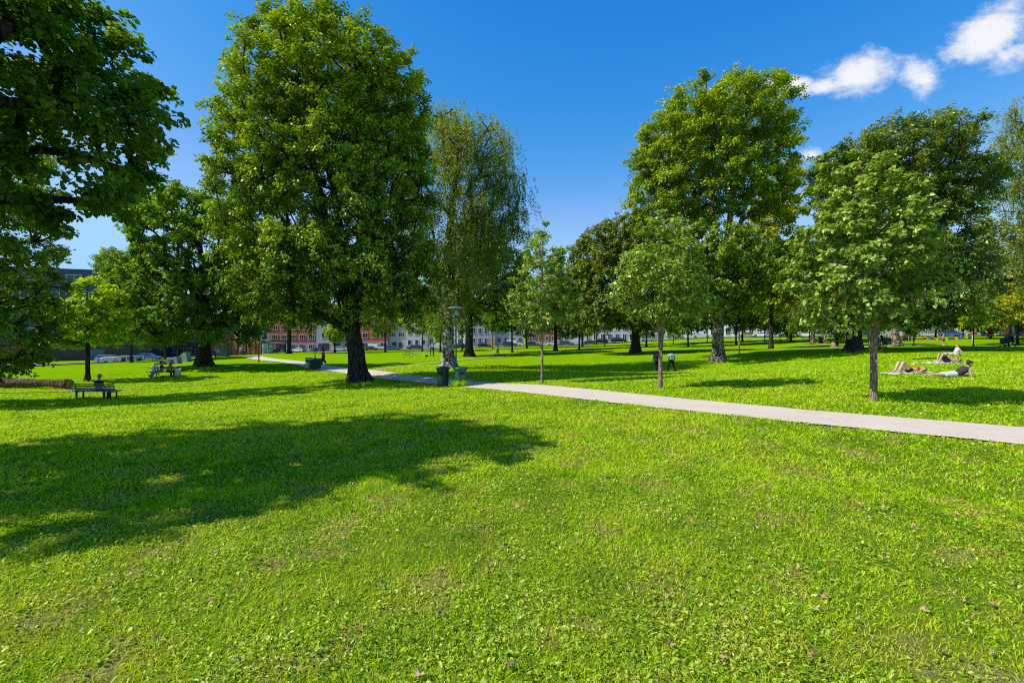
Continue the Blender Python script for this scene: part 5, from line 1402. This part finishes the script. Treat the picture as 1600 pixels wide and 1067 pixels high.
def road_at(px,nudge):
    """distance of the kerbside parking row on a bearing"""
    P=[np.array(q) for q in (S0,S1,(-20,150.5),S2,(52,140),S3,S4)]; k=(px-CX)/F; best=None
    for a,b in zip(P[:-1],P[1:]):
        d=b-a; den=d[0]-k*d[1]
        if abs(den)<1e-6: continue
        t=(k*a[1]-a[0])/den
        if 0<=t<=1:
            y=a[1]+t*d[1]; best=(y,math.atan2(d[1],d[0])); break
    y,ang=best; return y+nudge,ang
for kind,px,ng,fl,col,lab in [
    ('sedan',424,-2.5,1,NVY,'dark blue car half hidden behind the timber notice shelter'),
    ('hatch',466.5,-2.5,1,WHT,'white hatchback in front of the red brick house'),
    ('hatch',497,-2.5,1,NVY,'dark blue hatchback behind the far lamp post, by the grey entrance'),
    ('wagon',532,-2.5,0,(.50,.56,.55),'pale grey-green estate car just left of the tall maple trunk'),
    ('sedan',579,-2.5,0,RED,'dark red car just right of the tall maple trunk'),
    ('van',588,3.0,0,WHT,'white van standing behind the dark red car'),
    ('hatch',614.5,-2.5,0,BLU,'mid-blue hatchback in front of the grey house'),
    ('wagon',647,-2.5,1,DRK,'dark estate car behind the two bicycles'),
    ('van',684,1.8,1,(.62,.64,.64),'white minivan behind the two standing people'),
    ('wagon',716,-2.5,1,BLK,'black estate car seen just right of the lamp post'),
    ('hatch',757,-2.5,0,BLK,'black hatchback right of the dark tree trunk'),
    ('suv',797,-2.5,0,(.04,.06,.14),'dark blue people carrier in front of the white van'),
    ('van',804,2.2,0,WHT,'white van parked behind the dark blue people carrier'),
    ('sedan',832,-2.5,0,(.02,.04,.16),'deep blue car left of the slim young tree'),
    ('hatch',865,-2.5,1,WHT,'white hatchback right of the slim young tree'),
    ('wagon',885,-2.5,0,GRY,'dark grey estate car between the two white cars'),
    ('van',903,1.0,0,(.55,.62,.66),'pale blue van behind the street tree'),
    ('sedan',920,-2.5,1,DRK,'charcoal car left of the black people carrier'),
    ('suv',938,-2.5,1,BLK,'black people carrier in the row left of the round olive tree'),
    ('hatch',952,1.8,1,SIL,'silver hatchback between two black cars'),
    ('suv',967,-2.5,0,BLK,'black off-road car just left of the round olive tree trunk'),
    ('hatch',1012,-2.5,0,SIL,'silver car just right of the round olive tree trunk'),
    ('van',1096,1.2,0,(.50,.55,.58),'grey van glimpsed left of the sunlit maple trunk'),
    ('sedan',1168,-2.5,1,(.30,.27,.03),'mustard yellow car right of the bare stake'),
    ('hatch',1188,-2.5,1,WHT,'white hatchback next to the mustard car'),
    ('wagon',1212,-2.5,0,SIL,'silver estate car behind the slender yellow-green tree'),
    ('hatch',1233,-2.5,1,DRK,'dark hatchback by the walking couple'),
    ('sedan',1256,-6.5,1,(.74,.75,.76),'large white saloon in the sun right of the walking couple'),
    ('wagon',1487,-5,0,BLU,'blue car in the shade behind the rainbow streamers'),
    ('hatch',1597,-8,0,(.03,.12,.42),'bright blue car at the right frame edge')]:
    y,ang=road_at(px,ng); p=GX(px,y); p.z+=.05
    car(kind,lab,p,ang+(PI if fl else 0)+random.uniform(-.02,.02),col)
for kind,px,d,rz,col,lab in [('wagon',173,93,R(8),(.30,.36,.42),'silver-blue estate car behind the bright young tree'),
    ('sedan',201,94,R(5),DRK,'dark saloon behind the white rail on the left'),('hatch',232,95,R(15),(.05,.16,.42),'blue hatchback left of the stone wedges')]:
    p=GX(px,d); p.z+=.05; car(kind,lab,p,rz,col)
# white rail
r=thing('railing','low white rail in front of the parked cars on the left','railing',GX(185,86),0)
mb=MB(); a,b=GX(158,86)-GX(185,86),GX(224,88)-GX(185,86)
mb.tube([a+Vector((0,0,1.0)),b+Vector((0,0,1.0))],.07,6); mb.build('rail',M_white,r)
for k in range(6):
    p=a.lerp(b,k/5); mb=MB(); mb.tube([p+Vector((0,0,-.2)),p+Vector((0,0,1.0))],.06,6); mb.build('post',M_white,r)

# ---- houses
def facade_mat(name,c,kind='plaster'):
    t=NT(name)
    if kind=='brick':
        tc=t.n('ShaderNodeTexCoord'); mp=t.n('ShaderNodeMapping'); mp.inputs['Rotation'].default_value=(R(90),0,0); t.l(tc.outputs['Object'],mp.inputs[0])
        bk=t.n('ShaderNodeTexBrick'); bk.inputs['Scale'].default_value=2.2; bk.inputs['Mortar Size'].default_value=.012; bk.inputs['Color1'].default_value=(*c,1); bk.inputs['Color2'].default_value=(c[0]*.7,c[1]*.65,c[2]*.65,1); bk.inputs['Mortar'].default_value=(.32,.22,.17,1)
        t.l(mp.outputs[0],bk.inputs['Vector']); col=t.mix(t.math('MULTIPLY',t.noise(.6,5),.4),bk.outputs[0],(c[0]*.6,c[1]*.6,c[2]*.6))
        t.pbr(col,.9)
    else:
        n=t.noise(.5,6,.65); col=t.mix(n,tuple(k*.82 for k in c),tuple(min(1,k*1.1) for k in c)); t.pbr(col,.9,0,t.bump(t.noise(12,3),.15,.01),.2)
    return t.m
M_frame=simple('window_frame',(.70,.70,.68),.5,var=.05)
M_rooft=simple('red_tiles',(.34,.10,.055),.8,var=.3,scale=5,bump=.4)
M_roofd=simple('dark_roof',(.06,.06,.065),.7,var=.2)
WM={}
def window_meshes(w,h,mull):
    k=(round(w,2),round(h,2),mull)
    if k in WM: return WM[k]
    mb=MB(); t=.09
    mb.box((0,-.05,h/2-t/2),(w,.12,t)); mb.box((0,-.06,-h/2+t/2),(w+.12,.16,t))
    for s in (-1,1): mb.box((s*(w/2-t/2),-.05,0),(t,.11,h-2*t))
    for i in range(1,mull): mb.box((-w/2+w*i/mull,-.045,0),(t*.8,.09,h-2*t))
    f=mb.mesh('window'); mb.fixn(f); f.materials.append(M_frame)
    mb=MB(); mb.box((0,-.012,0),(w-.02,.02,h-.02)); p=mb.mesh('pane'); mb.fixn(p); p.materials.append(M_pane)
    WM[k]=(f,p); return WM[k]
def building(name,label,cat,a,b,depth,h,mat,floors,cols,win=(1.2,1.5),mull=2,base=0.0,basemat=None,roof=None,roofmat=None,first=1.0,gap=None,skip=(),doors=(),z0=None,cornice=True,group=None):
    """a,b: left and right ends of the street front (x,y)"""
    a,b=np.array(a,float),np.array(b,float); W=np.linalg.norm(b-a); ang=math.atan2(b[1]-a[1],b[0]-a[0])
    c=(a+b)/2; z=min(gz(*a),gz(*b)) if z0 is None else z0
    r=thing(name,label,cat,(c[0],c[1],z),ang,group)
    mb=MB(); mb.box((0,depth/2,h/2-.5),(W,depth,h+1)); mb.build('wall',mat,r)
    if base:
        mb=MB(); mb.box((0,-.03,base/2-.4),(W+.02,.12,base+.8)); mb.build('plinth',basemat or M_conc,r)
    if cornice:
        mb=MB(); mb.box((0,-.12,h-.18),(W+.2,.3,.32)); mb.build('cornice',M_frame,r)
    if roof:
        mb=MB(); mb.prism([(-.4,h+.02),(depth+.4,h+.02),(depth*.62,h+roof),(depth*.38,h+roof)],-W/2-.2,W/2+.2,'X'); rr=mb.build('roof',roofmat or M_roofd,r)
        for q in (-.28,.22):
            mb=MB(); mb.box((q*W,depth*.5,h+roof+.3),(.9,.7,1.8)); mb.build('chimney',M_conc,rr)
    fh=(h-.8)/floors
    f,p=window_meshes(win[0],win[1],mull); y=-.012 if not base else -.10
    for i in range(floors):
        for j in range(cols):
            if (i,j) in skip: continue
            x=-W/2+W*(j+.5)/cols; zc=i*fh+first+win[1]/2
            o=bpy.data.objects.new('window',f); COL.objects.link(o); o.parent=r; o.location=(x,-.012 if zc-win[1]/2>base else -.10,zc)
            q=bpy.data.objects.new('pane',p); COL.objects.link(q); q.parent=o
    for (x,w_,h_,m) in doors:
        mb=MB(); mb.box((x,-.06,h_/2),(w_,.12,h_)); d_=mb.build('door',m,r)
        mb=MB(); mb.box((x+w_*.36,-.14,h_*.45),(.05,.05,.3)); mb.build('handle',M_steel,d_)
    return r
M_brick=facade_mat('red_brick',(.55,.15,.075),'brick'); M_brick2=facade_mat('dull_brick',(.36,.13,.085),'brick')
M_grey=facade_mat('grey_plaster',(.42,.43,.45)); M_light=facade_mat('white_plaster',(.68,.68,.68)); M_warm=facade_mat('warm_grey_plaster',(.40,.39,.40)); M_dark=simple('dark_cladding',(.05,.065,.10),.35,.2,var=.2,scale=1)
M_tan=facade_mat('tan_stone',(.40,.31,.20))
M_doord=simple('dark_door',(.05,.03,.03),.5); M_doory=simple('ochre_door',(.45,.30,.08),.6)
def fx(px,d): return ((px-CX)/F*d,d)
HG='houses along the far street'
building('brick_house','red brick house with white windows and grey ground floor, left of the grey entrance','building',fx(408,161),fx(494,161),12,13.5,M_brick,4,6,(2.0,1.55),3,base=3.3,basemat=facade_mat('grey_ground_floor',(.34,.34,.35)),roof=3,roofmat=M_rooft,first=1.3,cornice=False,group=HG)
building('entrance_tower','narrow light grey entrance block between the two red brick houses','building',fx(494.3,160),fx(521,160),12,15,M_grey,4,1,(2.2,1.8),2,roof=None,first=4.5,skip=((3,0),),doors=((.2,2.4,2.7,M_doord),(-1.7,1.0,2.6,M_pane)),group=HG)
building('brick_house','red brick house directly behind the tall maple trunk','building',fx(521.3,161),fx(606,161),12,13.5,M_brick,4,6,(1.9,1.6),2,base=3.0,basemat=facade_mat('grey_ground_floor2',(.36,.36,.37)),roof=3,roofmat=M_rooft,first=1.2,cornice=False,group=HG)
building('town_house','plain grey town house with wide triple windows right of the brick houses','building',fx(606.3,162),fx(634,162),12,12.5,M_grey,4,2,(2.0,1.5),3,base=0,roof=2.5,first=1.3,skip=((0,0),(0,1)),doors=((-.9,1.4,2.4,M_doord),(1.2,1.1,2.3,M_doord)),group=HG)
building('town_house','pale grey town house with narrow windows behind the bicycles','building',fx(634.3,161),fx(668,161),12,14.5,facade_mat('pale_grey_plaster',(.56,.56,.59)),4,3,(1.15,1.7),1,base=1.2,roof=2.5,first=1.4,group=HG)
building('town_house','light town house behind the birch trunk','building',fx(668.3,162),fx(735,162),12,14,M_light,4,6,(1.2,1.8),2,base=1.3,roof=2.5,first=1.5,group=HG)
building('town_house','warm grey town house with ochre door right of the dark tree','building',fx(735.3,161),fx(774,161),12,14,M_warm,4,4,(1.2,1.9),2,base=0,roof=2.5,first=1.2,skip=((0,3),),doors=((3.2,1.6,2.8,M_doory),),group=HG)
building('town_house','grey corner house with small gabled bays behind the white van','building',fx(774.3,162),fx(818,162),12,14,facade_mat('mid_grey_plaster',(.46,.455,.45)),4,4,(1.3,1.9),2,base=0,roof=2.5,first=1.1,group=HG)
building('town_house','dull brick town house behind the slim young tree','building',fx(820,162),fx(880,161),12,12.5,M_brick2,4,6,(1.2,1.7),2,base=1.2,roof=2.5,first=1.5,group=HG)
building('town_house','pale warehouse-like house behind the round olive tree','building',fx(880.3,161),fx(1039,157),12,10.5,facade_mat('pale_warm_plaster',(.52,.51,.52)),3,14,(1.3,2.1),2,base=1.2,roof=2.2,first=1.4,group=HG)
building('town_house','white house behind the sunlit maple trunk, under a red roof','building',fx(1040,156),fx(1180,147),12,12.5,M_light,3,12,(1.3,2.2),2,base=1.0,roof=4,roofmat=M_rooft,first=1.5,group=HG)
building('town_house','long white house with tall windows right of the sunlit maple','building',fx(1181,146),fx(1330,136),12,10.5,facade_mat('bluish_white_plaster',(.62,.64,.68)),3,12,(1.3,2.3),2,base=1.0,roof=3,first=1.4,group=HG)
building('town_house','shaded grey house behind the rainbow streamers','building',fx(1360,138),fx(1520,130),12,11,M_warm,3,13,(1.2,1.9),2,base=1,roof=3,first=1.4,group=HG)
building('town_house','pale house at the right edge behind the low bright trees','building',fx(1522,130),fx(1720,122),12,11,M_light,3,14,(1.2,1.9),2,base=1,roof=3,first=1.4,group=HG)
# dark glass block on the left
aL,bL=(-118,100),(-84.5,112.5)
r=building('office_block','dark office block with long window bands on the left','building',aL,bL,22,20.5,M_dark,5,9,(2.9,1.55),2,base=3.6,basemat=facade_mat('dark_red_base',(.12,.075,.07)),roof=None,first=1.9,cornice=False,skip=tuple((0,j) for j in range(9)),doors=((-3,5,3.0,M_pane),(8,3,2.6,simple('steel_blue_door',(.10,.14,.20),.4))))
c_,s_=math.cos(math.atan2(12.5,33.5)),0
mb=MB(); mb.box((9.5,3.2,22.2),(4.2,5,3.6)); mb.build('roof_tower',M_tan,r)
mb=MB(); mb.box((13.2,3.4,21.6),(3.0,4,2.3)); mb.build('roof_glazing',M_pane,r)
mb=MB(); mb.box((-6,-.16,3.3),(5,.1,.8)); mb.build('shop_sign',simple('orange_red_sign',(.45,.09,.03),.6),r)
building('brick_house','brick house behind the red brick park wall','building',fx(325,168),fx(400.5,166),10,12,M_brick2,3,7,(1.3,1.5),2,base=0,roof=2,roofmat=M_roofd,first=1.0,group=HG)
building('brick_wall_house','low dull red brick building behind the stone wedges','building',fx(236,128),fx(330,128),10,7,M_brick2,2,7,(1.3,1.4),2,base=0,roof=2,roofmat=M_roofd,first=1.0,group=HG)
r=thing('brick_wall','red brick park wall left of the notice shelter','wall',GX(365,118),0)
mb=MB(); w0=GX(322,118)-GX(365,118); w1=GX(407,120)-GX(365,118)
for k in range(9):
    p=w0.lerp(w1,(k+.5)/9); mb.box((p.x,p.y,1.5),((w1-w0).length/9-.01,.4,3.4))
mb.build('wall',M_brick,r)
mb=MB()
for k in range(10):
    p=w0.lerp(w1,k/9); mb.box((p.x,p.y-.02,1.6),(.5,.56,3.7))
mb.build('piers',M_brick2,r)
building('gate_house','tall narrow white gatehouse at the left end of the brick house','building',fx(401.5,150),fx(411.5,150),4,11,M_light,4,1,(1.0,1.4),2,base=.6,roof=1.5,roofmat=M_rooft,first=1.1,cornice=False)
# dark green utility box
o=MB(); o.box((0,0,.95),(1.5,.8,1.9)); o.box((0,0,1.93),(1.6,.9,.08)); o=o.build('utility_box',M_greend); o.location=GX(350.5,88); tag(o,'dark green box standing beside the far left footpath','utility box')
# notice shelter
r=thing('notice_shelter','timber notice shelter with small gabled roof and colourful posters','notice board',GX(432.5,118),R(3))
mb=MB(); 
for s in (-1,1):
    mb.prism([(0,3.55),(s*3.2,2.62),(s*3.2,2.50),(0,3.40)],-.9,.9,'Y')
mb.build('roof',M_woodd,r)
for s in (-2.1,2.1):
    mb=MB(); mb.box((s,0,1.3),(.16,.16,2.7)); mb.build('post',M_cream if s<0 else M_woodd,r)
mb=MB(); mb.box((0,0,1.5),(4.0,.1,2.0)); bd=mb.build('board',M_woodd,r)
POS=[(-1.5,1.9,.8,.9,(.55,.62,.66)),(-.55,1.75,.9,1.3,(.35,.42,.52)),(.45,1.95,.9,.9,(.33,.10,.34)),(1.4,1.9,.8,1.0,(.25,.12,.32)),(-1.4,.9,1.0,.7,(.30,.38,.50)),(.3,.92,.8,.75,(.16,.05,.20)),(1.3,.9,.9,.7,(.28,.30,.42))]
for x,z,w_,h_,c in POS:
    mb=MB(); mb.box((x,-.065,z),(w_,.03,h_)); mb.build('poster',cloth(c),bd)
